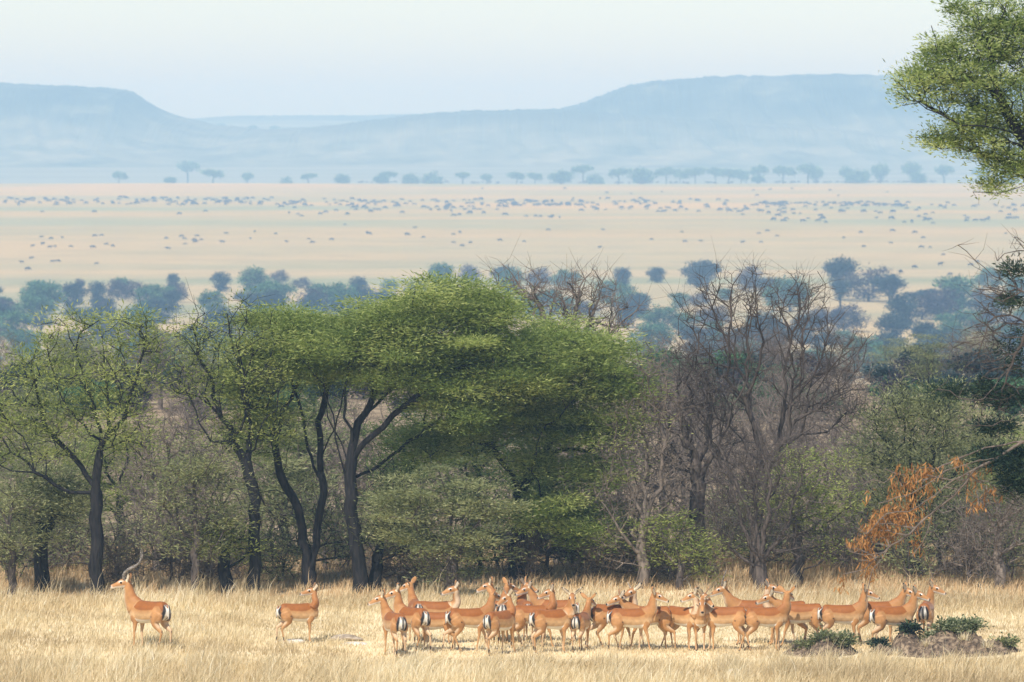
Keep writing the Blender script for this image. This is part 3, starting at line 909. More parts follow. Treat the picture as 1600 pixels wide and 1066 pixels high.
for kind in DESC:
    for back in (0, 1, 2):
        row = sorted([r for r in SECOND if r[0] == kind and (r[2] > 127) + (r[2] > 150) == back], key=lambda r: r[1])
        for n, r in enumerate(row):
            tag(r[3], f"{DESC[kind]}, {ordinal(n + 1)} from left in the {('middle', 'rear', 'downhill')[back]} woodland row", 'tree',
                ('trees in the middle of the woodland', 'trees in the rear of the woodland', 'trees down the slope behind the woodland')[back])

SCRUB = []
for k in range(46):
    px = -30 + k * 36.5 + rng2.uniform(-14, 14)
    Y = rng2.uniform(112.5, 120)
    sc = rng2.uniform(.65, 1.1)
    SCRUB.append((px, place('scrub', px, Y, sc, rng2, rng2.uniform(.9, 1.3))))
SCRUB.sort(key=lambda r: r[0])
for n, (px, o) in enumerate(SCRUB):
    tag(o, f"low tangled scrub under the trees, {ordinal(n + 1)} from left along the woodland edge", 'scrub', 'thorn scrub along the woodland edge')

# ------------------------------------------------------------------ the near tree at the right edge
def near_tree():
    Y = 80.0
    rng = np.random.default_rng(300)
    b = P(1745, 1230, Y)
    b[2] = zg(b[0], b[1])
    root = empty('acacia_tree', b)
    tag(root, 'nearest acacia reaching in from the right edge, sunlit above, brown pods below', 'tree')
    s = Y / F

    def L(pts):
        return [P(px, py, Y + d) - b for (px, py, d) in pts]

    limbs = [L([(1745, 1230, 0), (1735, 1000, 0), (1720, 800, 0), (1705, 600, 0), (1700, 400, 0), (1690, 250, 0), (1680, 100, 0)]),
             L([(1700, 400, 0), (1650, 300, -.2), (1600, 215, -.3), (1560, 150, -.3), (1545, 60, -.3)]),
             L([(1600, 215, -.3), (1560, 200, -.5), (1500, 195, -.6), (1450, 170, -.6), (1440, 130, -.6)]),
             L([(1450, 170, -.6), (1425, 150, -.6), (1395, 122, -.6)]),
             L([(1560, 150, -.3), (1500, 110, -.1), (1470, 80, 0), (1455, 40, 0)]),
             L([(1690, 250, 0), (1640, 120, .3), (1590, 40, .4), (1560, 5, .4), (1490, 8, .4)]),
             L([(1650, 300, -.2), (1600, 260, .2), (1530, 240, .4), (1470, 215, .4), (1430, 215, .4)]),
             L([(1700, 400, 0), (1640, 310, -.5), (1600, 290, -.6), (1560, 303, -.7), (1520, 300, -.7)]),
             L([(1530, 240, .4), (1490, 190, .3), (1440, 160, .2), (1410, 165, .2)])]
    A = blob_points([(1570, 130, 95, 105, 1.0, 190), (1480, 120, 55, 48, .6, 62), (1430, 130, 34, 28, .35, 26), (1530, 60, 50, 46, .6, 56), (1590, 30, 50, 45, .6, 60), (1520, 215, 62, 36, .6, 58), (1475, 220, 40, 14, .35, 18),
                     (1580, 250, 50, 30, .6, 48), (1500, 12, 30, 10, .3, 8), (1540, 290, 40, 10, .3, 10), (1670, 120, 80, 120, 1.0, 110), (1670, 260, 60, 60, .8, 50), (1460, 75, 20, 22, .3, 10)], Y, rng, b)
    nodes, par, rad, tips, n0 = grow(limbs, A, 0.20, 0.006, 0.16, rng, 0.4, 0.028)
    parts = [tubes(nodes, par, rad, 6)]
    thin = nodes[rad < 0.02]
    thin = thin[rng.random(len(thin)) < 0.25]
    parts.append(twig_spray(thin, 1, 0.28, 0.004, rng, 0.2))
    V, Fq = merge(parts)
    link('trunk', mesh_np('trunk', V, [Fq]), M['bark_dark'], root)
    thin_all = nodes[(rad < 0.012)]
    cen = np.concatenate([A, thin_all[rng.random(len(thin_all)) < 0.42]])
    V, Fq, t = leaflets(cen, 58, 0.080, 0.019, 0.10, 0.5, rng, 0.3, jt=0.32)
    cr = link('crown', mesh_np('crown', V, [Fq], tint=t), M['leaf_near'], root)
    cr['label'] = 'sunlit yellow green leaves on the upper boughs'

    # lower boughs: bare twigs, dark needles, the bough of dry pods
    limbs = [L([(1705, 600, 0), (1660, 640, -.1), (1600, 690, -.2), (1560, 715, -.2), (1525, 733, -.3), (1490, 750, -.3), (1460, 775, -.3), (1420, 800, -.35), (1385, 803, -.4)]),
             L([(1525, 733, -.3), (1490, 775, -.2), (1455, 803, -.2), (1420, 835, -.2), (1390, 855, -.2), (1350, 890, -.2), (1318, 897, -.2)]),
             L([(1560, 715, -.2), (1530, 720, -.4), (1480, 735, -.5), (1430, 770, -.5), (1372, 787, -.5)]),
             L([(1600, 690, -.2), (1540, 700, -.1), (1510, 710, 0), (1450, 740, .1), (1410, 760, .1)]),
             L([(1420, 835, -.2), (1380, 862, -.3), (1350, 868, -.3), (1328, 862, -.3), (1320, 848, -.3)]),
             L([(1390, 855, -.2), (1365, 890, -.25), (1356, 925, -.25), (1352, 940, -.25)]),
             L([(1385, 803, -.4), (1352, 835, -.4), (1340, 825, -.4)]),
             L([(1455, 803, -.2), (1450, 830, -.2), (1440, 850, -.2), (1425, 870, -.2)])]
    At = blob_points([(1460, 750, 80, 26, .3, 50), (1390, 830, 40, 26, .3, 36), (1350, 870, 24, 22, .2, 12), (1500, 750, 30, 30, .25, 12)], Y, rng, b)
    nodes, par, rad, tips, n0 = grow(limbs, At, 0.026, 0.0075, 0.12, rng, 0.4, 0.018)
    parts = [tubes(nodes, par, rad, 6)]
    parts.append(twig_spray(nodes[n0:][rng.random(len(nodes) - n0) < .2], 1, 0.22, 0.0035, rng, 0.0))
    V, Fq = merge(parts)
    br = link('branch', mesh_np('branch', V, [Fq]), M['bark_pale'], root)
    br['label'] = 'dead bough hung with dry brown pods'
    pods = blob_points([(1372, 818, 22, 18, .2, 70), (1400, 795, 34, 16, .25, 60), (1415, 745, 26, 16, .2, 34), (1405, 768, 14, 22, .2, 24), (1455, 735, 24, 12, .2, 26), (1440, 765, 20, 20, .2, 24), (1345, 845, 16, 12, .15, 26), (1385, 835, 22, 14, .2, 36),
                        (1357, 870, 12, 16, .12, 24), (1355, 890, 9, 12, .1, 14), (1358, 770, 3, 8, .05, 3), (1494, 718, 7, 12, .1, 10), (1545, 725, 14, 14, .12, 12), (1520, 755, 14, 30, .15, 16), (1530, 790, 12, 14, .12, 12), (1318, 905, 4, 14, .06, 8), (1432, 850, 9, 14, .1, 9), (1550, 765, 14, 18, .12, 10), (1420, 810, 28, 14, .2, 40)], Y, rng, b)
    n = len(pods)
    K = 4
    c = np.repeat(pods, K, 0) + rng.normal(0, 0.045, (n * K, 3))
    d = rng.normal(0, 0.45, (n * K, 3)) + np.array([0, 0, -1.0])
    d /= np.linalg.norm(d, axis=1, keepdims=True)
    wv = np.cross(d, rng.normal(0, 1, (n * K, 3)))
    wv /= np.linalg.norm(wv, axis=1, keepdims=True)
    nv = np.cross(d, wv)
    ln = rng.uniform(0.06, 0.14, (n * K, 1))
    wd = rng.uniform(0.005, 0.011, (n * K, 1))
    curl = rng.uniform(-0.5, 0.5, (n * K, 1))
    rows = []
    for k, (t, wf) in enumerate([(0, .3), (.33, 1), (.7, 1), (1, .25)]):
        q = c + d * ln * t + nv * ln * curl * t * t
        rows += [q + wv * wd * wf, q - wv * wd * wf]
    V = np.stack(rows, 1).reshape(-1, 3)
    o = np.arange(n * K)[:, None] * 8
    Fq = np.concatenate([o + np.array([[a, a + 1, a + 3, a + 2]]) for a in (0, 2, 4)], 0)
    tt = np.repeat(np.clip(np.repeat(rng.random(n), K) * .5 + .25 + rng.normal(0, .2, n * K), 0, 1), 8)
    po = link('seed_pods', mesh_np('seed_pods', V, [Fq], tint=tt), M['leaf_pod'], br)
    po['kind'] = 'stuff'

    limbs = [L([(1700, 420, 0), (1650, 470, -.1), (1610, 510, -.2), (1580, 570, -.2), (1560, 640, -.2)]),
             L([(1650, 470, -.1), (1600, 455, -.3), (1550, 430, -.3), (1520, 405, -.3), (1497, 383, -.3)]),
             L([(1610, 510, -.2), (1580, 490, 0), (1545, 505, 0), (1530, 550, 0)]),
             L([(1580, 570, -.2), (1545, 580, .1), (1520, 610, .1), (1540, 640, .1)]),
             L([(1580, 570, -.2), (1535, 625, -.4), (1500, 620, -.4), (1465, 608, -.4)]),
             L([(1705, 600, 0), (1640, 620, -.4), (1590, 650, -.4), (1550, 665, -.4), (1510, 665, -.4)]),
             L([(1705, 700, 0), (1650, 770, -.1), (1590, 800, -.2), (1540, 820, -.2), (1490, 815, -.2)]),
             L([(1590, 800, -.2), (1580, 830, -.2), (1558, 850, -.2), (1555, 870, -.2), (1562, 880, -.2)]),
             L([(1600, 455, -.3), (1565, 470, -.4), (1520, 455, -.4)])]
    At = blob_points([(1565, 450, 60, 34, .4, 46), (1555, 530, 52, 60, .4, 80), (1570, 610, 45, 40, .4, 40), (1560, 800, 50, 36, .4, 34), (1590, 400, 30, 40, .4, 18)], Y, rng, b)
    nodes, par, rad, tips, n0 = grow(limbs, At, 0.045, 0.0062, 0.13, rng, 0.4, 0.035)
    parts = [tubes(nodes, par, rad, 5), twig_spray(nodes[rng.random(len(nodes)) < .6], 3, 0.34, 0.0042, rng, 0.0)]
    V, Fq = merge(parts)
    bb = link('branch', mesh_np('branch', V, [Fq]), M['bark_grey'], root)
    bb['label'] = 'tangle of thin bare twigs on the lower boughs'
    cen = blob_points([(1592, 735, 26, 42, .35, 60), (1575, 625, 40, 14, .3, 20), (1560, 668, 34, 7, .25, 16), (1480, 612, 22, 6, .15, 10), (1545, 608, 18, 12, .2, 12), (1555, 715, 24, 10, .2, 20), (1650, 700, 40, 80, .5, 60), (1590, 560, 24, 40, .3, 12), (1580, 470, 20, 8, .2, 8), (1585, 425, 18, 8, .2, 8)], Y, rng, b)
    V, Fq, t = leaflets(cen, 95, 0.085, 0.018, 0.085, 0.6, rng, 0.15)
    fo = link('foliage', mesh_np('foliage', V, [Fq], tint=t), M['leaf_dark'], bb)
    fo['label'] = 'dense dark needle like leaves on the lower boughs'
    return root


near_tree()

# ------------------------------------------------------------------ the valley belt, the far acacias
def far_crown(name, bark, leaf, blobs, seed, th, rb, n_leaf, L, W, forks=None):
    rng = np.random.default_rng(seed)
    root = empty(name, (0, 0, 0))
    A = []
    for (cx, cy, cz, rx, ry, rz_, n) in blobs:
        v = rng.normal(0, 1, (n, 3))
        v /= np.linalg.norm(v, axis=1, keepdims=True)
        A.append(np.array([cx, cy, cz]) + v * (rng.random((n, 1)) ** 0.35) * np.array([rx, ry, rz_]))
    A = np.concatenate(A)
    nodes, par, rad, tips, n0 = grow([[np.array([0, 0, -.3]), np.array([.1, 0, th * .5]), np.array([0, .1, th])]], A, rb, 0.03, 0.6, rng, .4, .06)
    V, Fq = tubes(nodes, par, rad, 4)
    link('trunk', mesh_np('trunk', V, [Fq]), M[bark], root)
    V, Fq, t = leaflets(A, n_leaf, L, W, 0.42, 0.6, rng, .2)
    link('crown', mesh_np('crown', V, [Fq], tint=t), M[leaf], root)
    root['used'] = 0
    return root


VAL = {
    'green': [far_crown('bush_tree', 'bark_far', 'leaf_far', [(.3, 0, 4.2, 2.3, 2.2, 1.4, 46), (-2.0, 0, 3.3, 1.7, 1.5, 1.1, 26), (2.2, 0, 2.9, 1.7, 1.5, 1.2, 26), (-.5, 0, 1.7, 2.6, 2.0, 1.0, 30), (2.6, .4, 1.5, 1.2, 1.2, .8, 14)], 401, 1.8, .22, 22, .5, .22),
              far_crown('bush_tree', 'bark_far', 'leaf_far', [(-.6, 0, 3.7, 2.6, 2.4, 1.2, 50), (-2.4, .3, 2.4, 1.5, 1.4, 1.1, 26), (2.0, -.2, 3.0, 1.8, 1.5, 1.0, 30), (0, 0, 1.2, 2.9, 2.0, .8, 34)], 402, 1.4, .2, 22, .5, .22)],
    'dull': [far_crown('bush_tree', 'bark_far', 'leaf_far_hazed', [(-.5, 0, 4.3, 2.1, 2.0, 1.3, 46), (-2.3, 0, 3.2, 1.5, 1.4, 1.0, 24), (2.0, 0, 3.6, 1.8, 1.5, 1.1, 30), (.2, 0, 1.9, 2.4, 1.6, 1.1, 28), (-.4, 0, .8, 2.4, 1.6, .7, 24)], 403, 2.2, .22, 22, .5, .22),
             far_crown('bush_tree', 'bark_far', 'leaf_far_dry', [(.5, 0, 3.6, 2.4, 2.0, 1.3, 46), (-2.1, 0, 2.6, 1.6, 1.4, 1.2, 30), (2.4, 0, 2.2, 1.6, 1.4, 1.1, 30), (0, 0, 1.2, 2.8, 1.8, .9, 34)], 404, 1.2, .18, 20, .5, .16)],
    'tall': [far_crown('bush_tree', 'bark_far', 'leaf_far_hazed', [(0, 0, 5.4, 2.3, 1.8, 1.1, 50), (-2.0, 0, 4.5, 1.5, 1.2, .9, 24), (2.2, 0, 4.8, 1.5, 1.2, .8, 24), (.6, 0, 3.2, 1.4, 1.0, .8, 14)], 405, 3.2, .25, 24, .5, .22)],
}


def place_far(v, x, y, s, sz, rng):
    src = v[rng.integers(0, len(v))]
    o = src if not src['used'] else copy_tree(src)
    src['used'] = 1
    if 'used' in o and o is not src:
        del o['used']
    o.location = (x, y, zg(x, y))
    o.rotation_euler = (0, 0, rng.uniform(0, 6.28))
    k = rng.uniform(.9, 1.25)
    o.scale = (s * k, s * k, s * sz)
    return o


rng3 = np.random.default_rng(77)
BELT = []
# (kind, px, row of the foot, height in pixels) read from the photograph
NAMED = [('green', 70, 492, 50), ('dull', 125, 452, 18), ('dull', 152, 478, 36), ('green', 190, 456, 22), ('dull', 185, 470, 36), ('green', 240, 485, 46), ('dull', 270, 452, 24), ('dull', 275, 474, 36),
         ('dull', 345, 456, 30), ('green', 395, 460, 42), ('dull', 435, 444, 24), ('green', 430, 478, 44), ('dull', 470, 452, 20), ('green', 495, 474, 30), ('green', 530, 492, 56), ('green', 690, 445, 34), ('dull', 735, 444, 34), ('dull', 790, 452, 36),
         ('green', 885, 452, 34), ('dull', 840, 450, 34), ('dull', 972, 452, 32), ('green', 960, 480, 46), ('dull', 1026, 442, 24), ('dull', 1090, 450, 40), ('tall', 1105, 456, 50), ('dull', 1170, 456, 44), ('tall', 1312, 470, 68), ('dull', 1356, 472, 60),
         ('dull', 1395, 462, 16), ('green', 1495, 490, 66), ('dull', 1470, 500, 56), ('green', 1550, 452, 38), ('dull', 1527, 470, 22), ('green', 1590, 470, 40), ('dull', 5, 500, 40), ('green', 330, 490, 36), ('dull', 560, 470, 36), ('dull', 1240, 476, 40), ('dull', 1440, 500, 44), ('green', 610, 460, 24)]
used = []
for (kind, px, py, hp) in NAMED:
    p = GP(px, py)
    h0 = {'green': 5.6, 'dull': 5.6, 'tall': 6.8}[kind]
    s = hp * p[1] / F / h0
    o = place_far(VAL[kind], p[0], p[1], s, 1.0, rng3)
    BELT.append((kind, px, py, o))
    used.append((px, py))
tries = 0
while len(BELT) < 290 and tries < 9000:
    tries += 1
    py = 462 + 200 * rng3.random() ** 0.8
    px = rng3.uniform(-40, 1640)
    if 560 < px < 990 and py > 500 and rng3.random() < 0.75:
        continue
    if any(abs(px - a) < 26 and abs(py - b) < 8 for a, b in used):
        continue
    p = GP(px, py)
    kind = ['green', 'dull', 'dull', 'tall', 'green'][rng3.integers(0, 5)]
    hp = rng3.uniform(20, 54) * (1 + (py - 480) / 400)
    s = hp * p[1] / F / (6.8 if kind == 'tall' else 5.6)
    BELT.append((kind, px, py, place_far(VAL[kind], p[0], p[1], s, rng3.uniform(.7, 1.1), rng3)))
    used.append((px, py))
BROWS = [(0, 462, 'far edge'), (462, 485, 'upper row'), (485, 510, 'second row'), (510, 540, 'third row'), (540, 580, 'fourth row'), (580, 700, 'lowest row')]
KD = {'green': 'bluish green bushy tree', 'dull': 'dull blue grey tree', 'tall': 'tall stemmed blue tree'}
for (a, b_, nm) in BROWS:
    for kind in KD:
        row = sorted([r for r in BELT if r[0] == kind and a <= r[2] < b_], key=lambda r: r[1])
        for n, r in enumerate(row):
            tag(r[3], f"hazy {KD[kind]}, {ordinal(n + 1)} from left, {nm} of the valley belt", 'tree', 'hazy trees in the valley belt')

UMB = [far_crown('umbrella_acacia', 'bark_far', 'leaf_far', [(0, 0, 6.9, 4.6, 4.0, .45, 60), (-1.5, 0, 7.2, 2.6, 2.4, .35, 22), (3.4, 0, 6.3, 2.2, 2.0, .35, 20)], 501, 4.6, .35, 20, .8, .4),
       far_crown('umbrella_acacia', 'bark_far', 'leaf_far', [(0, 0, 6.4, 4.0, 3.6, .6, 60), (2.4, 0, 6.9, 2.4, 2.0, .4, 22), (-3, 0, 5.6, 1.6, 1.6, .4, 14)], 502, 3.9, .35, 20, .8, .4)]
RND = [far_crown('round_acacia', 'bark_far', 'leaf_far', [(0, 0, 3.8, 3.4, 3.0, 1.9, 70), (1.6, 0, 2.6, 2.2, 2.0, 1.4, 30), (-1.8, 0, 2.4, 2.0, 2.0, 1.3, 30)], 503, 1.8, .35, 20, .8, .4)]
RIDGE = [('u', 186, 284, 13, 4108), ('r', 266, 286, 9, 3971), ('u', 294, 284, 28, 4603), ('u', 333, 286, 20, 4053), ('u', 387, 285, 14, 4081), ('r', 448, 287, 9, 4108), ('u', 482, 286, 14, 4026), ('r', 535, 287, 14, 3998),
         ('r', 596, 287, 14, 3998), ('u', 607, 286, 16, 4026), ('r', 642, 287, 14, 4053), ('r', 676, 287, 16, 4108), ('u', 723, 288, 18, 4026), ('u', 760, 287, 14, 4081), ('u', 807, 288, 18, 4081), ('u', 836, 287, 16, 4081),
         ('r', 877, 288, 20, 3998), ('u', 911, 286, 25, 4026), ('r', 930, 286, 12, 4108), ('u', 967, 286, 22, 4053), ('r', 1003, 288, 24, 4026), ('u', 1041, 284, 19, 4108), ('u', 1062, 284, 16, 4163), ('u', 1086, 284, 21, 4081),
         ('u', 1118, 284, 19, 4108), ('u', 1138, 284, 19, 4081), ('u', 1158, 283, 17, 4163), ('r', 1184, 288, 12, 3960), ('u', 1187, 282, 20, 4108), ('u', 1223, 283, 20, 4108), ('u', 1262, 282, 22, 4081), ('u', 1275, 282, 18, 4163),
         ('u', 1322, 276, 15, 4218), ('r', 1339, 284, 16, 4053), ('u', 1350, 276, 14, 4218), ('u', 1375, 276, 18, 4218), ('u', 1424, 278, 22, 4163), ('r', 1435, 285, 14, 3998), ('u', 1475, 280, 18, 4108), ('u', 1530, 284, 18, 4108), ('r', 1575, 286, 14, 4053)]
rows = {'u': [], 'r': []}
for (k, px, py, hp, Y) in RIDGE:
    x = (px - 800) / F * Y
    top = P(px, py - hp, Y)[2]
    g = zg(x, Y)
    s = max(0.5, (hp + 5) * Y / F / (7.6 if k == 'u' else 5.6))
    s_need = (top - g) / (7.6 if k == 'u' else 5.6)
    o = place_far(UMB if k == 'u' else RND, x, Y, s, min(max(s_need / s, .8), 2.6), rng3)
    rows[k].append((px, o))
for k, nm in (('u', 'flat topped blue acacia'), ('r', 'rounded blue acacia')):
    for n, (px, o) in enumerate(sorted(rows[k], key=lambda r: r[0])):
        tag(o, f"{nm} behind the far rim of the plain, {ordinal(n + 1)} such from the left", 'tree', 'acacias along the far rim')
DOTS = [(345, 203), (395, 204), (412, 219), (432, 217), (430, 207), (520, 214), (700, 226), (820, 234), (985, 236), (1110, 218), (1225, 210), (1380, 226), (610, 236), (150, 232), (240, 246), (860, 216), (560, 232)]
for n, (px, py) in enumerate(sorted(DOTS)):
    p = GP(px, py)
    o = place_far(RND, p[0], p[1], rng3.uniform(1.3, 2.0), .7, rng3)
    tag(o, f"tiny blue tree dot on the far blue lowland, {ordinal(n + 1)} from the left", 'tree', 'tree dots on the blue lowland')

# ------------------------------------------------------------------ lofted animals
def catmull(pts, n):
    pts = np.asarray(pts, float)
    k = len(pts)
    out = []
    for t in np.linspace(0, k - 1, n):
        i = min(int(t), k - 2)
        f = t - i
        p0, p1, p2, p3 = pts[max(i - 1, 0)], pts[i], pts[i + 1], pts[min(i + 2, k - 1)]
        out.append(0.5 * ((2 * p1) + (-p0 + p2) * f + (2 * p0 - 5 * p1 + 4 * p2 - p3) * f * f + (-p0 + 3 * p1 - 3 * p2 + p3) * f ** 3))
    return np.array(out)


def loft(centers, ru, rv, ref, sides=14, n=16):
    """elliptic tube; ru along (tangent x ref), rv along the rest of the frame"""
    d = np.concatenate([np.asarray(centers, float), np.asarray(ru, float)[:, None], np.asarray(rv, float)[:, None]], 1)
    d = catmull(d, n)
    c = d[:, :3]
    t = np.gradient(c, axis=0)
    t /= np.linalg.norm(t, axis=1, keepdims=True) + 1e-9
    u = np.cross(t, ref)
    u /= np.linalg.norm(u, axis=1, keepdims=True) + 1e-9
    v = np.cross(u, t)
    a = np.arange(sides) / sides * 2 * np.pi
    ru_ = np.maximum(d[:, 3], .003)
    rv_ = np.maximum(d[:, 4], .003)
    V = c[:, None, :] + u[:, None, :] * (np.cos(a)[None, :, None] * ru_[:, None, None]) + v[:, None, :] * (np.sin(a)[None, :, None] * rv_[:, None, None])
    V = V.reshape(-1, 3)
    i = (np.arange(n - 1)[:, None] * sides + np.arange(sides)[None, :])
    j = (np.arange(n - 1)[:, None] * sides + (np.arange(sides)[None, :] + 1) % sides)
    q = np.stack([i, j, j + sides, i + sides], -1).reshape(-1, 4)
    caps = [np.arange(sides)[::-1], (n - 1) * sides + np.arange(sides)]
    return V, q, caps, c, np.maximum(ru_, rv_), u, v


def weld(chains, voxel, smooth=2):
    """several overlapping lofts turned into one continuous skin"""
    V, faces, off = [], [], 0
    for ch in chains:
        v, q, caps = ch[0], ch[1], ch[2]
        V.append(v)
        faces += [tuple(x) for x in (q + off).tolist()] + [tuple((c + off).tolist()) for c in caps]
        off += len(v)
    me = bpy.data.meshes.new('tmp_skin')
    me.from_pydata(np.concatenate(V).tolist(), [], faces)
    o = bpy.data.objects.new('tmp_skin', me)
    COL.objects.link(o)
    r = o.modifiers.new('r', 'REMESH')
    r.mode = 'VOXEL'
    r.voxel_size = voxel
    if smooth:
        s = o.modifiers.new('s', 'SMOOTH')
        s.factor = 0.5
        s.iterations = smooth
    dg = bpy.context.evaluated_depsgraph_get()
    dg.update()
    m2 = bpy.data.meshes.new_from_object(o.evaluated_get(dg))
    bpy.data.objects.remove(o)
    bpy.data.meshes.remove(me)
    m2.polygons.foreach_set('use_smooth', np.ones(len(m2.polygons), bool))
    return m2


RUF = np.array([0.265, 0.090, 0.019])
TAN = np.array([0.41, 0.205, 0.076])
PALE = np.array([0.54, 0.345, 0.175])
CREAM = np.array([0.72, 0.62, 0.46])
WHITE = np.array([0.74, 0.69, 0.60])
BLACK = np.array([0.018, 0.015, 0.014])


def mixc(c, k, col):
    return c * (1 - k[:, None]) + col * k[:, None]


def impala_mesh(rel, lift=66, stride=(0, 0, 0, 0), pitch=-20, neck=0.335, male=False, lower=0.0):
    """body in its own axes: x forward, z up, feet at z=0. rel: head turn in degrees"""
    ch = []
    lat = np.array([0, 1.0, 0])
    upv = np.array([0, 0, 1.0])
    kf = 1.08 if male else 1.0
    # torso: u = lateral (t x up), v = vertical
    kx = .925
    ch.append(('torso',) + loft(np.array([1, 1, 1])[None] * np.array([kx, 1, 1]) * np.array([(-.475, 0, .735), (-.45, 0, .715), (-.40, 0, .70), (-.30, 0, .68), (-.18, 0, .666), (0, 0, .650), (.14, 0, .644), (.26, 0, .65), (.36, 0, .668), (.43, 0, .69), (.465, 0, .70)]),
                                np.array([.035, .085, .118, .138, .142, .150, .146, .128, .098, .066, .03]), np.array([.04, .105, .150, .172, .176, .188, .198, .197, .168, .112, .04]), upv, n=34, sides=22))
    # neck and head
    r = math.radians(max(-178, min(178, rel)))
    big = abs(rel) / 180
    ly = r * (0.42 if abs(rel) > 100 else 0.5)
    el = math.radians(lift + 8 * big - lower)
    B = np.array([.305, 0, .715])
    nd = np.array([math.cos(el) * math.cos(ly), math.cos(el) * math.sin(ly), math.sin(el)])
    E = np.array([.34, 0, .74]) + nd * neck
    hd = np.array([math.cos(r) * math.cos(math.radians(pitch)), math.sin(r) * math.cos(math.radians(pitch)), math.sin(math.radians(pitch))])
    C1 = np.array([.355, 0, .755]) + nd * neck * .25 + np.array([.02, 0, 0])
    C2 = np.array([.34, 0, .74]) + nd * neck * .68 + np.array([.012, 0, 0])
    poll = E + np.array([0, 0, .02])
    hl = np.array([math.cos(r), math.sin(r), 0])
    hs = np.array([-math.sin(r), math.cos(r), 0])
    side = np.array([-math.sin(ly), math.cos(ly), 0])
    ch.append(('neck',) + loft([B, C1, C2, E + np.array([0, 0, -.01]), poll + hd * .03], np.array([.165, .122, .082, .072, .058]) * kf, np.array([.10, .084, .066, .060, .052]) * kf, side, n=22, sides=16))
    hup = np.cross(hd, hs)
    hup = hup / np.linalg.norm(hup)
    if hup[2] < 0:
        hup = -hup
    hq = 1.32
    hp = [poll + (hd * a + hup * b) * hq for a, b in ((-.045, 0), (-.015, .004), (.04, .008), (.09, .004), (.14, -.006), (.19, -.012), (.225, -.016), (.243, -.018))]
    # u = t x hs (vertical), v = lateral
    ch.append(('head',) + loft(hp, np.array([.02, .052, .060, .055, .042, .034, .029, .012]) * hq, np.array([.02, .042, .047, .043, .033, .027, .024, .010]) * hq, hs, n=26, sides=14))
    for sd in (1, -1):
        eb = poll - hd * .008 + hs * sd * .046 + hup * .046
        en = hd * .75 + hs * sd * .66
        ed = hs * sd * .80 + hup * .60 - hd * .36
        ed /= np.linalg.norm(ed)
        ax = np.cross(ed, en)
        ax /= np.linalg.norm(ax)
        th = np.cross(ed, ax)
        ch.append(('ear%d' % sd,) + loft([eb, eb + ed * .045, eb + ed * .105, eb + ed * .16, eb + ed * .215], [.014, .014, .013, .012, .008], [.022, .046, .052, .040, .011], ax, n=14, sides=10))

    def leg(pts, ru, rv, phi, hipz, nm):
        pts = np.array(pts, float)
        pts[:, 0] = pts[:, 0] - pts[0, 0] * (1 - kx)
        c, s = math.cos(phi), math.sin(phi)
        o = pts[0].copy()
        q = pts - o
        x = q[:, 0] * c - q[:, 2] * s
        z = q[:, 0] * s + q[:, 2] * c
        q = np.stack([x, q[:, 1], z], 1)
        q[:, 2] *= o[2] / max(-q[-1, 2], .1)
        q = q + o
        q[-1, 2] = 0.0
        ch.append((nm,) + loft(q, ru, rv, lat, n=30, sides=10))

    # u = t x lat (fore-aft), v = lateral
    for k, sd in enumerate((1, -1)):
        y = .078 * sd
        leg([(.27, y * .9, .66), (.285, y * 1.05, .54), (.255, y * 1.05, .45), (.275, y, .30), (.272, y, .27), (.268, y, .16), (.272, y, .075), (.29, y, .035), (.30, y, .0)],
            [.10, .085, .048, .026, .025, .0165, .0205, .019, .024], [.055, .052, .036, .024, .023, .0155, .018, .017, .020], stride[k], .66, 'fore%d' % sd)
    for k, sd in enumerate((1, -1)):
        y = .088 * sd
        leg([(-.31, y * .9, .66), (-.285, y * 1.12, .56), (-.27, y * 1.15, .47), (-.355, y * 1.0, .375), (-.412, y * .92, .325), (-.405, y * .9, .27), (-.385, y * .9, .15), (-.378, y * .9, .075), (-.355, y * .9, .035), (-.345, y * .9, .0)],
            [.145, .13, .082, .046, .033, .024, .0175, .021, .019, .024], [.075, .078, .056, .034, .024, .020, .016, .018, .017, .020], stride[2 + k], .66, 'hind%d' % sd)
    # tail
    ch.append(('tail',) + loft([(-.42, 0, .79), (-.455, 0, .765), (-.47, 0, .68), (-.465, 0, .58), (-.457, 0, .53)], [.016, .015, .013, .014, .008], [.020, .026, .030, .032, .010], lat, n=14, sides=10))
    me = weld([c[1:4] for c in ch], 0.0125, 2)
    nv = len(me.vertices)
    V = np.empty(nv * 3, np.float32)
    me.vertices.foreach_get('co', V)
    V = V.reshape(-1, 3).astype(float)
    N = np.empty(nv * 3, np.float32)
    me.vertex_normals.foreach_get('vector', N)
    N = N.reshape(-1, 3)
    names = [c[0] for c in ch]
    best = np.full(nv, 1e9)
    seg = np.zeros(nv, int)
    tt = np.zeros(nv)
    lu = np.zeros(nv)
    lv = np.zeros(nv)
    for k, c in enumerate(ch):
        cen, rmax, u, v = c[4], c[5], c[6], c[7]
        D = V[:, None, :] - cen[None]
        # distance scaled by the ellipse radii
        du = (D * u[None]).sum(-1)
        dv = (D * v[None]).sum(-1)
        dist = np.linalg.norm(D, axis=2) - rmax[None] * .9
        j = dist.argmin(1)
        m = dist[np.arange(nv), j]
        if names[k].startswith('ear') or names[k] == 'tail':
            m = m - .012
        w = m < best
        best[w] = m[w]
        seg[w] = k
        tt[w] = (j / (len(cen) - 1))[w]
        lu[w] = du[np.arange(nv), j][w]
        lv[w] = dv[np.arange(nv), j][w]
    x, y, z = V.T
    x = x / kx
    zl = z + 0.010 * np.sin(x * 9 + 1)
    # trunk colouring: saddle, flank, belly
    cT = np.tile(TAN, (nv, 1))
    cT = mixc(cT, sstep(.700, .60, zl) * .85, PALE)
    zs = zl - .10 * sstep(.12, .48, x) ** 1.3
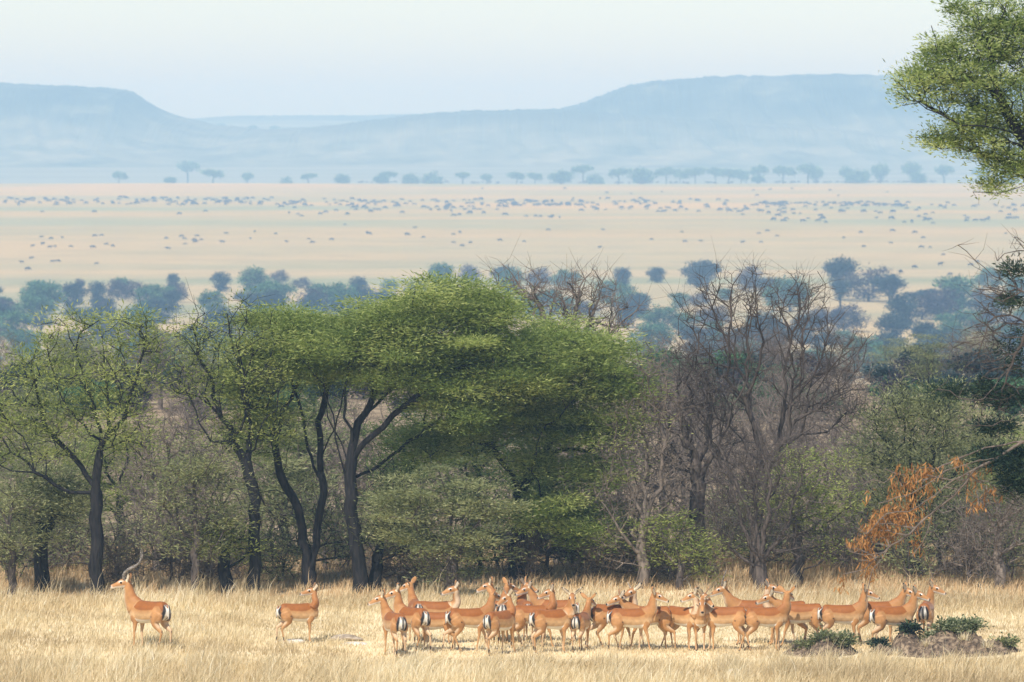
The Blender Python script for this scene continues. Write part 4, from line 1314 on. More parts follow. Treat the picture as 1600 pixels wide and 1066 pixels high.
    cT = mixc(cT, sstep(.690, .708, zs) * (1 - .25 * sstep(.25, .45, x)), RUF)
    cT = mixc(cT, sstep(.545, .515, zl), WHITE)
    col = cT.copy()

    def isseg(*nm):
        return np.isin(seg, [names.index(q) for q in nm])

    hindm = isseg('hind1', 'hind-1')
    forem = isseg('fore1', 'fore-1')
    cL = np.tile(TAN, (nv, 1))
    cL = mixc(cL, sstep(.72, .80, z) * .8, RUF)
    cL = mixc(cL, sstep(.45, .30, z) * .45, PALE)
    inner = sstep(.1, .6, -N[:, 1] * np.sign(y)) * sstep(.58, .45, z)
    cL = mixc(cL, inner * .35, CREAM)
    cL = mixc(cL, sstep(.035, .025, z), BLACK)
    col[forem] = cL[forem]
    cH = cL.copy()
    # dark tuft above the hind fetlock, dark hock line
    tuft = sstep(.055, .075, z) * sstep(.155, .13, z) * (N[:, 0] < .15)
    cH = mixc(cH, tuft * .95, BLACK)
    hk = np.exp(-((z - .33) / .018) ** 2) * sstep(-.3, -.8, N[:, 0])
    cH = mixc(cH, hk * .8, BLACK)
    col[hindm] = cH[hindm]
    # white rump between two black lines
    rumpz = sstep(.495, .54, z) * sstep(.80, .775, z)
    back = sstep(-.345, -.375, x) * sstep(-.10, -.38, N[:, 0]) * (hindm | isseg('torso'))
    ay = np.abs(y)
    edge = .018 + .072 * np.sin(np.clip((z - .44) / .37, 0, 1) * np.pi) ** .8
    wht = rumpz * back * sstep(edge + .004, edge - .006, ay)
    col = mixc(col, wht, WHITE)
    low = sstep(.54, .50, z) * sstep(.36, .42, z) * hindm * sstep(-.1, -.5, N[:, 0])
    col = mixc(col, low * .4, CREAM)
    line = sstep(.50, .535, z) * sstep(.795, .765, z) * sstep(-.32, -.36, x) * sstep(.15, -.15, N[:, 0]) * (hindm | isseg('torso')) * np.exp(-((ay - edge) / .018) ** 2)
    col = mixc(col, np.clip(line * 1.9, 0, 1), BLACK)
    # tail: white with a black middle line
    tm = isseg('tail')
    cTail = np.tile(WHITE, (nv, 1))
    cTail = mixc(cTail, np.clip(1.6 * np.exp(-(y / .017) ** 2), 0, 1) * sstep(.2, -.3, N[:, 0]), BLACK)
    cTail = mixc(cTail, sstep(.25, .05, tt), RUF)
    cTail = mixc(cTail, sstep(-.35, .05, N[:, 0]) * .85, TAN)
    col[tm] = cTail[tm]
    mid = np.exp(-(y / .0135) ** 2) * sstep(.52, .55, z) * sstep(.80, .77, z) * sstep(-.36, -.40, x) * sstep(.1, -.3, N[:, 0])
    col = mixc(col, np.clip(mid * 1.7, 0, 1), BLACK)
    # neck
    nm_ = isseg('neck')
    cN = np.tile(TAN, (nv, 1))
    nape = (N * nd).sum(1) * 0 + (N[:, 0] * math.cos(ly) + N[:, 1] * math.sin(ly))
    cN = mixc(cN, sstep(.25, -.7, nape) * (.45 + .4 * sstep(.55, .05, tt)), RUF)
    cN = mixc(cN, sstep(.3, .9, nape) * .5, CREAM)
    cN = mixc(cN, sstep(.8, .95, tt) * sstep(.2, .9, nape), WHITE)
    col[nm_] = cN[nm_]
    # head
    hm = isseg('head')
    rp = V - poll
    a = rp @ hd / hq
    hz = rp @ hup / hq
    hy = rp @ hs / hq
    cHd = np.tile(TAN * .95 + RUF * .05, (nv, 1))
    cHd = mixc(cHd, sstep(.02, .05, hz) * sstep(.05, .0, np.abs(hy)) * .55, RUF)
    cHd = mixc(cHd, sstep(-.012, -.03, hz) * sstep(.02, .06, a), WHITE)
    brow = np.exp(-(((a - .085) / .028) ** 2 + ((hz - .036) / .010) ** 2)) * sstep(.015, .03, np.abs(hy))
    cHd = mixc(cHd, np.clip(brow * 1.1, 0, 1), WHITE)
    cHd = mixc(cHd, sstep(.195, .215, a) * sstep(.02, -.03, hz) * .8, WHITE)
    nose = sstep(.218, .228, a) * sstep(-.026, -.016, hz)
    cHd = mixc(cHd, nose, BLACK)
    cHd = mixc(cHd, np.exp(-(((a - .02) / .014) ** 2 + ((hz - .058) / .012) ** 2 + (hy / .016) ** 2)) * .8, BLACK)
    col[hm] = cHd[hm]
    em = isseg('ear1', 'ear-1')
    cE = np.tile(TAN, (nv, 1))
    inn = sstep(.0, .4, N @ hd + .35 * np.abs(N @ hs))
    cE = mixc(cE, inn, CREAM)
    edge_e = sstep(.022, .032, np.abs(lv))
    cE = mixc(cE, inn * edge_e * .8, BLACK)
    cE = mixc(cE, sstep(.74, .86, tt), BLACK)
    col[em] = cE[em]
    # a dark spot where flank meets thigh
    spot = np.exp(-(((x + .20) / .014) ** 2 + ((z - .585) / .013) ** 2))
    col = mixc(col, np.clip(spot * 1.4, 0, 1) * isseg('torso', 'hind1', 'hind-1'), BLACK)
    at = me.attributes.new('coat', 'FLOAT_COLOR', 'POINT')
    c4 = np.ones((nv, 4), np.float32)
    c4[:, :3] = np.clip(col, 0, 1)
    at.data.foreach_set('color', c4.ravel())
    eyes = [poll + hd * .108 + hup * .027 + hs * s_ * .050 for s_ in (1, -1)]
    return me, eyes, poll, hd, hup, hs


def ball(r, name):
    me = bpy.data.meshes.new(name)
    import bmesh
    bm = bmesh.new()
    bmesh.ops.create_uvsphere(bm, u_segments=10, v_segments=8, radius=r)
    bm.to_mesh(me)
    bm.free()
    me.polygons.foreach_set('use_smooth', np.ones(len(me.polygons), bool))
    return me


EYE = ball(0.021, 'eye')


def horn_mesh(poll, hd, hup, hs, sd, long):
    b = poll + hd * .040 + hup * .050 + hs * sd * .022
    if long:   # ridged lyre shaped horn
        pts = [b + (hup * u_ - hd * v_ + hs * sd * w_) for u_, v_, w_ in ((0, 0, 0), (.09, .0, .03), (.17, .08, .09), (.21, .21, .14), (.27, .31, .13), (.37, .365, .10), (.49, .37, .085))]
        rr = [.029, .028, .025, .021, .016, .011, .005]
    else:      # young straight horn
        pts = [b, b + hup * .10 - hd * .04 + hs * sd * .015, b + hup * .20 - hd * .11 + hs * sd * .03, b + hup * .30 - hd * .20 + hs * sd * .05]
        rr = [.013, .011, .009, .003]
    n = 60 if long else 24
    V, q, caps, c, rm, u, v = loft(pts, rr, rr, hs + np.array([0, 0, .01]), sides=10, n=n)
    if long:   # ridges
        ring = np.repeat(np.arange(n), 10)
        k = (1 + .16 * np.sin(ring * 1.35) * (ring < n * .72))[:, None]
        V = np.repeat(c, 10, 0) + (V - np.repeat(c, 10, 0)) * k
    return mesh_np('horn', V, [q, np.array([caps[0]]), np.array([caps[1]])], smooth=True)


S0 = (0.04, -0.05, 0.03, -0.04)
SW = (0.22, -0.20, -0.26, 0.24)
SR = (-0.14, 0.18, 0.22, -0.16)


def impala(px, py, th, head, label, sc=0.97, lift=66, stride=S0, pitch=-18, horns=None, lower=0.0, neck=0.335, group=None):
    p = G(px, py)
    rel = (head - th + 180) % 360 - 180
    root = empty('impala', p, math.radians(th))
    root.scale = (sc, sc, sc)
    tag(root, label, 'antelope', group)
    me, eyes, poll, hd, hup, hs = impala_mesh(rel, lift, stride, pitch, neck, horns == 'long', lower)
    me.name = 'body'
    link('body', me, M['coat'], root)
    for e in eyes:
        o = link('eye', EYE, None, root)
        o.location = e
    if not EYE.materials:
        EYE.materials.append(M['eye'])
    if horns:
        for sd in (1, -1):
            link('horn', horn_mesh(poll, hd, hup, hs, sd, horns == 'long'), M['horn'], root)
    return root


IMP = [
    (233, 1019, 142, 178, 'impala ram with long curved horns standing alone at the left', dict(sc=1.09, horns='long', pitch=-10, neck=.39, lift=70, stride=(.05, -.04, .10, -.12))),
    (466, 1008, 15, 190, 'lone doe looking back between the ram and the herd', dict(sc=.90, pitch=-8, stride=(.03, -.04, -.16, .05))),
    (616, 1026, 112, 176, 'foremost doe at the left end of the herd, rump towards us, looking left', dict(stride=S0)),
    (644, 1019, 130, 182, 'tallest headed doe at the left end, neck straight up behind the foremost rump', dict(lift=76, sc=1.0, stride=SR)),
    (650, 1004, 100, 150, 'doe behind the two left rumps showing only neck and pale ears', dict(lift=70)),
    (683, 1006, 2, 188, 'doe broadside behind the left rumps, looking left with a black tipped ear', dict(stride=S0, pitch=-14)),
    (683, 1016, 176, 170, 'small low headed impala tucked between the left rumps', dict(sc=.86, lower=58, lift=60, pitch=-50)),
    (733, 1017, 14, 30, 'striding doe with striped rump left of the middle, head hidden behind her neighbour', dict(stride=SW)),
    (776, 1001, 95, 175, 'doe looking left between two rumps, only neck and face in view', dict(lift=64)),
    (786, 1002, 88, 20, 'pale faced doe looking right beside the left looking doe', dict(lift=66)),
    (781, 1021, 52, 208, 'doe with rump to us twisting her neck back to the left, middle of the herd', dict(stride=SR, pitch=-28)),
    (820, 1001, 100, 345, 'doe looking right over the twisted neck, eye and white muzzle showing', dict(lift=72)),
    (834, 1010, 4, 180, 'dark backed doe broadside between two striped rumps in the middle', dict(stride=SR)),
    (868, 1000, 170, 182, 'doe with face to the left above the big middle rump', dict(lift=58)),
    (862, 1018, 24, 275, 'doe with big striped rump in the middle staring straight at us, ears spread', dict(stride=S0, lift=70, pitch=-28, sc=.98)),
    (908, 1015, 72, 60, 'small doe walking away under the chin of the staring doe', dict(sc=.88, lift=60)),
    (957, 1009, 8, 222, 'long backed doe right of the staring doe, face turned back to us', dict(stride=SW, pitch=-16, sc=1.0)),
    (986, 1014, 6, 2, 'doe broadside with striped rump, profile to the right, before the long backed doe', dict(stride=SR, lift=72)),
    (1016, 1010, 176, 195, 'doe facing left whose hind end shows right of the profile doe', dict(stride=SW, lower=24)),
    (1067, 1011, 318, 178, 'doe turned towards us looking sharply left, right of the gap', dict(stride=S0, lift=72)),
    (1089, 1011, 282, 268, 'doe facing us head on with lowered white nose', dict(lift=52, pitch=-42, sc=.95)),
    (1133, 1013, 178, 322, 'pale bellied doe broadside facing left, face turned to the right', dict(stride=(-.05, .08, .10, -.12), lift=54, pitch=-34, sc=1.0)),
    (1176, 1003, 180, 178, 'young ram with short straight horns above the right backs', dict(horns='short', lift=56, sc=1.02)),
    (1228, 1004, 181, 352, 'doe with big ears looking right between the backs, neck upright', dict(lift=78, pitch=-10, sc=1.0)),
    (1196, 1013, 7, 62, 'doe broadside with head turned away and striped ears raised', dict(stride=(.05, -.10, -.10, .04), lift=70, sc=.98)),
    (1253, 1007, 177, 185, 'doe with crossed striding hind legs left of the leafy mound', dict(stride=SW, lower=30, sc=.98)),
    (1315, 1009, 5, 2, 'doe behind the leafy mound in clean profile to the right', dict(stride=S0, lift=70)),
    (1372, 1004, 3, 350, 'doe with lowered nose looking right above the last striped back', dict(lift=56, pitch=-22)),
    (1394, 1013, 18, 352, 'striped rump doe standing behind the gap of the two mounds', dict(stride=SR, lift=66)),
    (1447, 1005, 78, 352, 'last doe at the right end, rump to us and dark ears up', dict(lift=72, sc=.95)),
]
for (px, py, th, hd_, lab, kw) in IMP:
    impala(px, py, th, hd_, lab, group='impala herd', **kw)

# ------------------------------------------------------------------ wildebeest
def beest_mesh(graze, seed):
    rng = np.random.default_rng(seed)
    ch = []
    upv = np.array([0, 0, 1.0])
    lat = np.array([0, 1.0, 0])
    ch.append(loft([(-.85, 0, 1.0), (-.75, 0, .98), (-.3, 0, .98), (.2, 0, 1.02), (.55, 0, 1.08), (.8, 0, 1.02)], [.05, .20, .25, .27, .24, .08], [.06, .26, .30, .36, .36, .14], upv, n=16, sides=10))
    h = (1.25, .55) if graze else (1.2, 1.2)
    hz = h[1]
    ch.append(loft([(.6, 0, 1.1), (.9, 0, (1.05 + hz) / 2), (h[0], 0, hz), (h[0] + .12, 0, hz - .35)], [.30, .22, .14, .07], [.16, .13, .11, .07], lat, n=12, sides=8))
    for sx, sy in ((.5, .14), (.5, -.14), (-.6, .15), (-.6, -.15)):
        dx = rng.uniform(-.15, .15)
        ch.append(loft([(sx, sy, .95), (sx + dx * .4, sy, .5), (sx + dx, sy, 0)], [.14, .07, .06], [.10, .06, .05], lat, n=8, sides=6))
    ch.append(loft([(-.82, 0, 1.15), (-.95, 0, .9), (-.98, 0, .45)], [.05, .05, .07], [.05, .05, .07], lat, n=6, sides=6))
    for s in (1, -1):
        b = np.array([h[0] - .05, .08 * s, hz + .08])
        ch.append(loft([b, b + np.array([0, .2 * s, .0]), b + np.array([0, .26 * s, .22])], [.05, .045, .02], [.05, .045, .02], np.array([1.0, 0, 0]), n=6, sides=5))
    return weld([c[:3] for c in ch], 0.075, 1)


BM = [beest_mesh(False, 1), beest_mesh(True, 2), beest_mesh(True, 3)]
rng4 = np.random.default_rng(91)
pts = []


def scatter(n, xr, yr, md=7.0, mdy=2.0):
    k = 0
    t = 0
    while k < n and t < 6000:
        t += 1
        px = rng4.uniform(*xr)
        py = rng4.uniform(*yr)
        if any(abs(px - a) < md and abs(py - b) < mdy for a, b, c in pts):
            continue
        pts.append((px, py, 0))
        k += 1


BANDS = [(20, (0, 130), (310, 320)), (26, (95, 290), (312, 322)), (16, (320, 410), (311, 321)), (18, (430, 560), (313, 323)), (18, (500, 590), (315, 324)), (18, (600, 740), (314, 326)), (16, (660, 780), (318, 334)), (22, (790, 900), (317, 323)), (10, (820, 880), (339, 343)),
         (20, (890, 1040), (312, 332)), (20, (1000, 1190), (314, 342)), (14, (1200, 1280), (318, 320)), (12, (1295, 1345), (320, 322)), (14, (1345, 1400), (321, 324)), (24, (1210, 1420), (324, 350)), (14, (1430, 1600), (318, 326)), (22, (1430, 1600), (330, 352)),
         (20, (30, 200), (366, 392)), (10, (30, 160), (402, 424)), (14, (230, 340), (370, 394)), (14, (330, 520), (358, 384)), (12, (520, 700), (352, 376)), (16, (700, 1000), (360, 390)), (14, (1000, 1240), (360, 384)), (16, (1240, 1600), (362, 390)), (14, (1380, 1560), (392, 432)), (10, (700, 1300), (296, 306)), (10, (1150, 1600), (296, 308)), (12, (0, 500), (332, 340))]
EXTRA = [(40, (560, 1000), (285.5, 289)), (80, (1000, 1480), (283, 290)), (60, (0, 310), (311, 323)), (46, (430, 780), (313, 328)), (40, (780, 910), (316, 324)), (50, (1180, 1420), (318, 325)), (50, (900, 1200), (313, 334)), (26, (320, 430), (311, 322)), (40, (1200, 1600), (322, 352)), (24, (500, 800), (324, 340))]
bands_idx = []
for bi, (n, xr, yr) in enumerate(BANDS):
    a = len(pts)
    scatter(int(n * 0.66), xr, yr)
    bands_idx += [bi] * (len(pts) - a)
GROUPN = {}
for k, (px, py, _) in enumerate(pts):
    p = GP(px, py)
    o = link('wildebeest', BM[rng4.integers(0, 3)], M['wildebeest'])
    o.location = p
    o.rotation_euler = (0, 0, rng4.choice([0.0, math.pi]) + rng4.normal(0, .5))
    s = rng4.uniform(.75, 1.15) * (.82 if py > 350 else 1)
    o.scale = (s * 1.1, s, s)
    BN = 'in the dense line across the plain' if py < 336 else ('scattered just below the dense line' if py < 356 else 'thinly scattered above the valley trees')
    if py < 310:
        BN = 'sparse on the strip under the rim'
    third = ['left', 'left centre', 'right centre', 'right'][min(3, int(max(px, 0) / 400))]
    tag(o, f"tiny dark wildebeest {BN}, {third}", 'wildebeest', f"wildebeest {BN}, {third} part")
# the herd strung out right along the rim, too dense to count
V, Fc, off = [], [], 0
bm0 = BM[1]
v0 = np.empty(len(bm0.vertices) * 3, np.float32)
bm0.vertices.foreach_get('co', v0)
v0 = v0.reshape(-1, 3)
f0 = [tuple(p.vertices) for p in bm0.polygons]
f0 = np.array([f for f in f0 if len(f) == 4])
for n, xr, yr in EXTRA:
    for k in range(n):
        px = rng4.uniform(*xr)
        if yr[0] > 300:
            q = GP(px, rng4.uniform(*yr))
            x, Y = q[0], q[1]
        else:
            Y = rng4.uniform(3840, 3925)
            x = (px - 800) / F * Y
        a = rng4.choice([0.0, math.pi]) + rng4.normal(0, .5)
        c, s = math.cos(a), math.sin(a)
        sc = rng4.uniform(1.0, 1.5)
        w = v0 * sc
        V.append(np.stack([w[:, 0] * c - w[:, 1] * s + x, w[:, 0] * s + w[:, 1] * c + Y, w[:, 2] + zg(x, Y)], 1))
        Fc.append(f0 + off)
        off += len(v0)
o = link('wildebeest_herd', mesh_np('wildebeest_herd', np.concatenate(V), [np.concatenate(Fc)]), M['wildebeest'])
tag(o, 'far wildebeest massed in dotted lines along and below the rim of the plain', 'wildebeest herd', kind='stuff')

# ------------------------------------------------------------------ mounds, rocks
MOUNDS = []


def mound(px, py, rx, hgt, label, seed, bumps, depth=0.9):
    rng = np.random.default_rng(seed)
    p = G(px, py)
    s = p[1] / F
    n, k = 70, 34
    u = np.linspace(-1.15, 1.15, n)
    v = np.linspace(-1.15, 1.15, k)
    U, W = np.meshgrid(u, v, indexing='ij')
    X = U * rx * s
    Yd = W * depth
    Z = np.zeros_like(X)
    for (bx, by, br, bh) in bumps:
        d2 = ((U - bx) / br) ** 2 + ((W - by) / (br * 2.0)) ** 2
        Z = np.maximum(Z, bh * np.exp(-d2 * 1.3))
    rr = np.sqrt(U ** 2 + W ** 2)
    Z = Z * hgt * s * np.clip((1.12 - rr) / .3, 0, 1) ** .6
    nz = np.zeros_like(Z)
    for f, a in ((6, .05), (13, .035), (27, .02)):
        ph = rng.uniform(0, 6, 4)
        nz += a * np.sin(X * f + ph[0] + 1.5 * np.sin(Yd * f * .7 + ph[2])) * np.cos(Yd * f * 1.1 + ph[1])
    nz += rng.normal(0, .014, nz.shape)
    Z = Z + nz * np.clip(Z / .15, 0, 1) * 1.2 - .05
    V = np.stack([X, Yd, Z], -1).reshape(-1, 3)
    i = (np.arange(n - 1)[:, None] * k + np.arange(k - 1)[None, :]).ravel()
    me = mesh_np('earth_mound', V, [np.stack([i, i + k, i + k + 1, i + 1], 1)], smooth=True)
    o = link('earth_mound', me, M['soil'])
    o.location = p
    tag(o, label, 'mound')

    MOUNDS.append((p[0], p[1] - .35, rx * s * .95, depth * 1.25))

    def top(ux, wy=0.0):
        a = int(round((ux + 1.15) / 2.3 * (n - 1)))
        b_ = int(round((wy + 1.15) / 2.3 * (k - 1)))
        return p + np.array([X[a, b_], Yd[a, b_], Z[a, b_]])
    return top


def shrub(pos, w, h, n, label, seed, leaf='shrub_green', dry=0):
    rng = np.random.default_rng(seed)
    root = empty('shrub', pos)
    tag(root, label, 'shrub')
    v = rng.normal(0, 1, (n, 3))
    v /= np.linalg.norm(v, axis=1, keepdims=True)
    A = v * (rng.random((n, 1)) ** .4) * np.array([w, w * .8, h])
    A[:, 2] = np.abs(A[:, 2]) + .02
    nodes, par, rad, tips, n0 = grow([[np.array([0, 0, -.05]), np.array([0, 0, .04])]], A, .012, .003, .08, rng, .2, .012)
    parts = [tubes(nodes, par, rad, 4)]
    if dry:
        parts.append(twig_spray(A[rng.integers(0, n, dry)] * np.array([1.15, 1.1, .6]), 2, .2, .0035, rng, -.1))
    V, Fq = merge(parts)
    link('stem', mesh_np('stem', V, [Fq]), M['bark_pale'], root)
    V, Fq, t = leaflets(A, 22, .075, .036, .055, .7, rng, .3, jt=.35)
    link('foliage', mesh_np('foliage', V, [Fq], tint=t), M[leaf], root)
    return root


top = mound(1282, 1018, 68, 34, 'small earth mound overgrown with grey green leaves left of the bigger mound', 601, [(0.1, 0, .5, .9), (.45, .1, .35, .7), (-.45, 0, .4, .45), (-.8, -.1, .25, .2)])
shrub(top(.12, -.1), .26, .10, 44, 'grey leaved creeping shrub on top of the smaller mound', 611, leaf='leaf_grey', dry=90)
shrub(top(.50, -.1), .20, .12, 44, 'dark green leafy shrub on the right shoulder of the smaller mound', 612, dry=30)
shrub(top(-.35, -.1), .22, .08, 22, 'dry twiggy shrub on the left slope of the smaller mound', 613, leaf='leaf_grey', dry=80)
top = mound(1478, 1019, 118, 52, 'broad dug up earth mound with leafy top at the right edge', 602, [(.0, 0, .38, .80), (.28, 0, .3, .78), (-.50, 0, .22, .78), (-.86, 0, .2, .42), (.62, 0, .3, .45), (.85, 0, .2, .28), (-.2, -.1, .4, .45)], depth=1.2)
shrub(top(.10, 0.05), .38, .17, 90, 'rounded green shrub crowning the broad mound', 621)
shrub(top(.34, 0.0), .22, .09, 40, 'darker leafy shrub on the slope right of the crowning shrub', 622, dry=20)
shrub(top(-.50, 0.0), .16, .14, 26, 'small dark shrub on the left peak of the broad mound', 623, leaf='leaf_dark', dry=10)
shrub(top(-.88, 0.0), .13, .10, 22, 'tiny dark shrub at the left foot of the broad mound', 624, leaf='leaf_dark', dry=10)
shrub(top(-.18, .0), .13, .12, 24, 'little green shrub in the saddle of the broad mound', 625)
shrub(top(.78, -.05), .18, .07, 22, 'low dry shrub at the right foot of the broad mound', 626, leaf='leaf_grey', dry=50)

for k, (ux, lab) in enumerate([(-.30, 'dry straw tuft on the saddle of the broad mound'), (.52, 'dry straw tuft on the right slope of the broad mound'), (-.68, 'dry straw tuft between the two left peaks of the broad mound'), (.22, 'dry straw tuft below the crowning shrub of the broad mound')]):
    rt = np.random.default_rng(640 + k)
    pt = top(ux, -.35)
    nb = 70
    a_ = rt.uniform(0, 6.28, nb)
    base_ = np.stack([np.cos(a_), np.sin(a_), 0 * a_], 1) * rt.uniform(0, .14, (nb, 1))
    tip_ = base_ + np.stack([np.cos(a_) * .6, np.sin(a_) * .6, 0 * a_], 1) * rt.uniform(.05, .2, (nb, 1)) + np.array([0, 0, 1]) * rt.uniform(.06, .20, (nb, 1))
    side_ = np.stack([-np.sin(a_), np.cos(a_), 0 * a_], 1) * .008
    V = np.stack([base_ - side_, base_ + side_, tip_], 1).reshape(-1, 3)
    o = link('straw_tuft', mesh_np('straw_tuft', V, [np.arange(nb * 3).reshape(-1, 3)], tint=np.repeat(rt.uniform(.2, 1, nb), 3)), M['grass'])
    o.location = pt
    tag(o, lab, 'grass tuft')


def rock(px, py, rx, ry, rz, label, seed, mat='rock', name='rock', curve=0.0, cat='rock'):
    rng = np.random.default_rng(seed)
    p = G(px, py)
    import bmesh
    bm = bmesh.new()
    bmesh.ops.create_icosphere(bm, subdivisions=4, radius=1)
    me = bpy.data.meshes.new(name)
    bm.to_mesh(me)
    bm.free()
    n = len(me.vertices)
    V = np.empty(n * 3, np.float32)
    me.vertices.foreach_get('co', V)
    V = V.reshape(-1, 3)
    d = np.ones(n)
    for f, a in ((2.2, .16), (4.7, .08), (9, .04)):
        ph = rng.uniform(0, 6, 3)
        d += a * np.sin(V[:, 0] * f + ph[0]) * np.sin(V[:, 1] * f + ph[1]) * np.sin(V[:, 2] * f + ph[2] + 1)
    V = V * d[:, None] * np.array([rx, ry, rz])
    V[:, 2] += curve * (1 - (V[:, 0] / rx) ** 2)
    me.vertices.foreach_set('co', V.astype(np.float32).ravel())
    me.polygons.foreach_set('use_smooth', np.ones(len(me.polygons), bool))
    o = link(name, me, M[mat])
    o.location = p
    tag(o, label, cat)


rock(540, 1003, .36, .14, .055, 'long low brown rock lying in the grass right of the lone doe', 631, 'rock_brown', curve=.06)
rock(552, 1009, .26, .16, .05, 'flat pale stone slab in front of the low brown rock', 632)
rock(456, 1007, .28, .2, .06, 'flat pale stone in the grass under the lone doe', 633)
rock(1148, 1068, .2, .15, .25, 'small white stone poking up at the very bottom of the picture', 634)

# ------------------------------------------------------------------ grass
def grass_height(x, y, rng):
    """cropped short where the herd stands, tall in front and behind"""
    lim = np.clip(9.9 - 831.0 * y / 8300.0, 0.075, 0.42)
    lim = lim + (0.34 - lim) * sstep(105.5, 110.5, y)
    left = sstep(-2.4, -3.6, x)
    lim = np.maximum(lim, left * (0.13 + .03 * np.sin(x * 1.7)))
    h = np.minimum(lim, 0.34)
    h = h * (1 + .35 * sstep(108, 112, y))
    for (mx, my, mr, md) in MOUNDS:
        d = np.sqrt(((x - mx) / mr) ** 2 + ((y - my) / md) ** 2)
        h = h * (0.12 + .88 * sstep(.8, 1.15, d))
    return h


def blades(n, xr, yr, hs, w, rng, keep=None):
    x = rng.uniform(-1, 1, n)
    y = rng.uniform(*yr, n)
    x = x * (y * .1 + 2.6)
    patch = .5 + .5 * np.sin(x * .9 + 1.3 * np.sin(y * .5)) * np.sin(y * .45 + 1.1 * np.sin(x * .6 + 2))
    clump = value_noise(x * 2.3 + 40, 5) * value_noise(y * 2.3 + 90, 6)
    h = grass_height(x, y, rng) * hs * (0.42 + 1.15 * clump + .30 * patch) * rng.uniform(.6, 1.25, n) * np.where(rng.random(n) < .03, 1.7, 1.0)
    z = zg_np(x, y)
    a = rng.uniform(0, 2 * np.pi, n)
    bx, by = np.cos(a), np.sin(a)
    tilt = rng.normal(.0, .28, n)
    tx = tilt + .14
    ty = rng.normal(0, .25, n)
    ww = w * rng.uniform(.6, 1.4, n)
    p0 = np.stack([x - bx * ww, y - by * ww, z - .01], 1)
    p1 = np.stack([x + bx * ww, y + by * ww, z - .01], 1)
    m = np.stack([x + tx * h * .4, y + ty * h * .4, z + h * .6], 1)
    q0 = m - np.stack([bx * ww * .7, by * ww * .7, 0 * ww], 1)
    q1 = m + np.stack([bx * ww * .7, by * ww * .7, 0 * ww], 1)
    t = np.stack([x + tx * h * 1.2, y + ty * h * 1.2, z + h * np.sqrt(np.clip(1 - tilt ** 2 * .5, .3, 1))], 1)
    V = np.stack([p0, p1, q1, q0, t], 1).reshape(-1, 3)
    o = np.arange(n)[:, None] * 5
    quads = o + np.array([[0, 1, 2, 3]])
    tris = o + np.array([[3, 2, 4]])
    big = value_noise(x * .55 + 70, 8) * .5 + value_noise(y * .6 + 30 + .3 * x, 9) * .5
    tint = np.clip(-.02 + .80 * big + rng.normal(0, .24, n) + .1 * patch, 0, 1)
    return V, quads, tris, np.repeat(tint, 5)


rg = np.random.default_rng(700)
V, q, t3, ti = blades(190000, None, (91.5, 110), 1.0, .0065, rg)
o = link('grass', mesh_np('grass', V, [q, t3], tint=ti), M['grass'])
tag(o, 'dry golden grass field around the herd', 'grass', kind='stuff')
V, q, t3, ti = blades(52000, None, (108.5, 124), 0.50, .008, rg)
o = link('grass', mesh_np('grass', V, [q, t3], tint=ti), M['grass_pink'])
tag(o, 'taller pinkish brown grass along the foot of the trees', 'grass', kind='stuff')

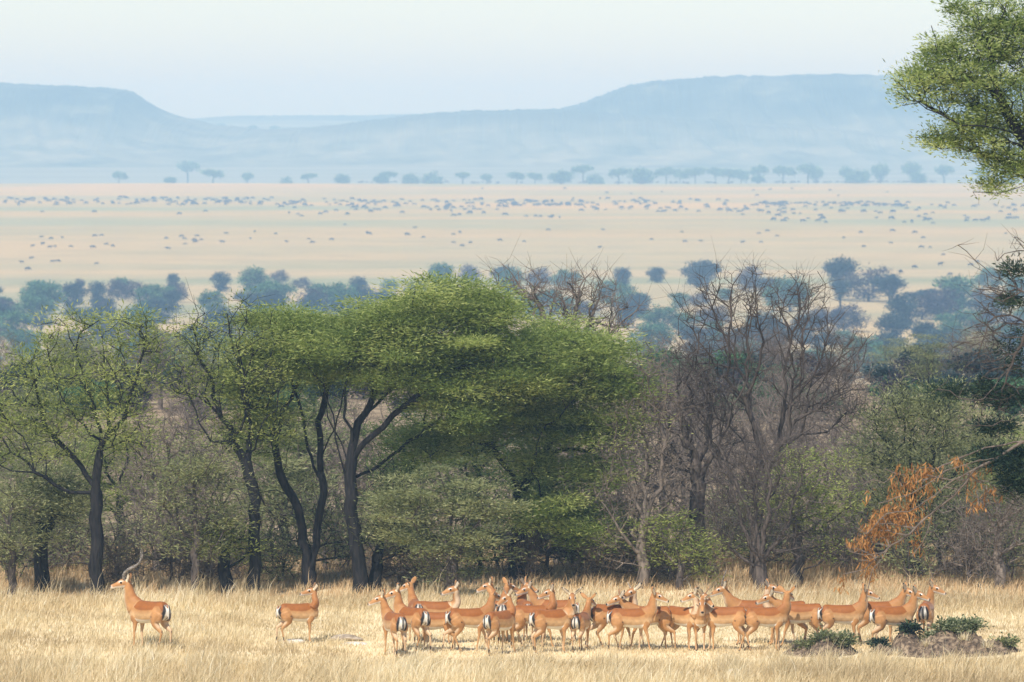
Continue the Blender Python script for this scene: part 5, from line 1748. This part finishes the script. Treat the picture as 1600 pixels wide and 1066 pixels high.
# ------------------------------------------------------------------ air
def haze_box():
    x0, x1, y0, y1, z0, z1 = -3400, 3400, -80, 10300, -75, 84
    V = [(x0, y0, z0), (x1, y0, z0), (x1, y1, z0), (x0, y1, z0), (x0, y0, z1), (x1, y0, z1), (x1, y1, z1), (x0, y1, z1)]
    Fq = [(0, 3, 2, 1), (4, 5, 6, 7), (0, 1, 5, 4), (1, 2, 6, 5), (2, 3, 7, 6), (3, 0, 4, 7)]
    me = bpy.data.meshes.new('haze')
    me.from_pydata(V, [], Fq)
    m, nt, out = new_mat('haze_air')
    v = nt.nodes.new('ShaderNodeVolumePrincipled')
    v.inputs['Density'].default_value = HAZE_D
    v.inputs['Color'].default_value = (*HAZE_C, 1)
    v.inputs['Absorption Color'].default_value = (*HAZE_A, 1)
    v.inputs['Anisotropy'].default_value = 0.0
    nt.links.new(v.outputs[0], out.inputs['Volume'])
    o = link('haze', me, m)
    tag(o, 'pale blue haze in the air over the far plain and hills', 'haze', kind='stuff')


HAZE_D = 3.1e-4
HAZE_C = (0.39, 0.66, 1.0)
HAZE_A = (0.60, 0.55, 1.0)
haze_box()

# ------------------------------------------------------------------ light, sky, camera
EL, AZ = math.radians(50), math.radians(203)      # azimuth from +Y, clockwise seen from above
sd = Vector((math.sin(AZ) * math.cos(EL), math.cos(AZ) * math.cos(EL), math.sin(EL)))
ld = bpy.data.lights.new('sun', 'SUN')
ld.energy = 4.0
ld.angle = math.radians(0.6)
ld.color = (1.0, 0.95, 0.87)
lo = bpy.data.objects.new('sun', ld)
lo.rotation_euler = (-sd).to_track_quat('-Z', 'Y').to_euler()
lo.location = (0, 0, 60)
COL.objects.link(lo)

W = bpy.data.worlds.new('World')
SC.world = W
W.use_nodes = True
nt = W.node_tree
nt.nodes.clear()
out = nt.nodes.new('ShaderNodeOutputWorld')
bg = nt.nodes.new('ShaderNodeBackground')
sk = nt.nodes.new('ShaderNodeTexSky')
sk.sky_type = 'NISHITA'
sk.sun_disc = False
sk.sun_elevation = EL
sk.sun_rotation = AZ
sk.altitude = 1200
sk.air_density = 1.0
sk.dust_density = 2.0
sk.ozone_density = 1.0
bg.inputs['Strength'].default_value = 0.112
nt.links.new(sk.outputs[0], bg.inputs['Color'])
nt.links.new(bg.outputs[0], out.inputs['Surface'])

cam = bpy.data.cameras.new('camera')
cam.sensor_width = 36
cam.lens = F * 36 / 1600
cam.clip_start = 1
cam.clip_end = 40000
cam.dof.use_dof = True
cam.dof.focus_distance = 101
cam.dof.aperture_fstop = 4.2
co = bpy.data.objects.new('camera', cam)
co.location = (0, 0, H)
co.rotation_euler = (math.pi / 2 - PITCH, 0, 0)
COL.objects.link(co)
SC.camera = co

SC.view_settings.view_transform = 'Standard'
SC.view_settings.look = 'None'
SC.view_settings.exposure = 0.58
SC.view_settings.gamma = 1
SC.cycles.max_bounces = 8
SC.cycles.volume_bounces = 1
SC.cycles.use_denoising = True

print('WILDEBEEST', len(pts), 'BELT', len(BELT))
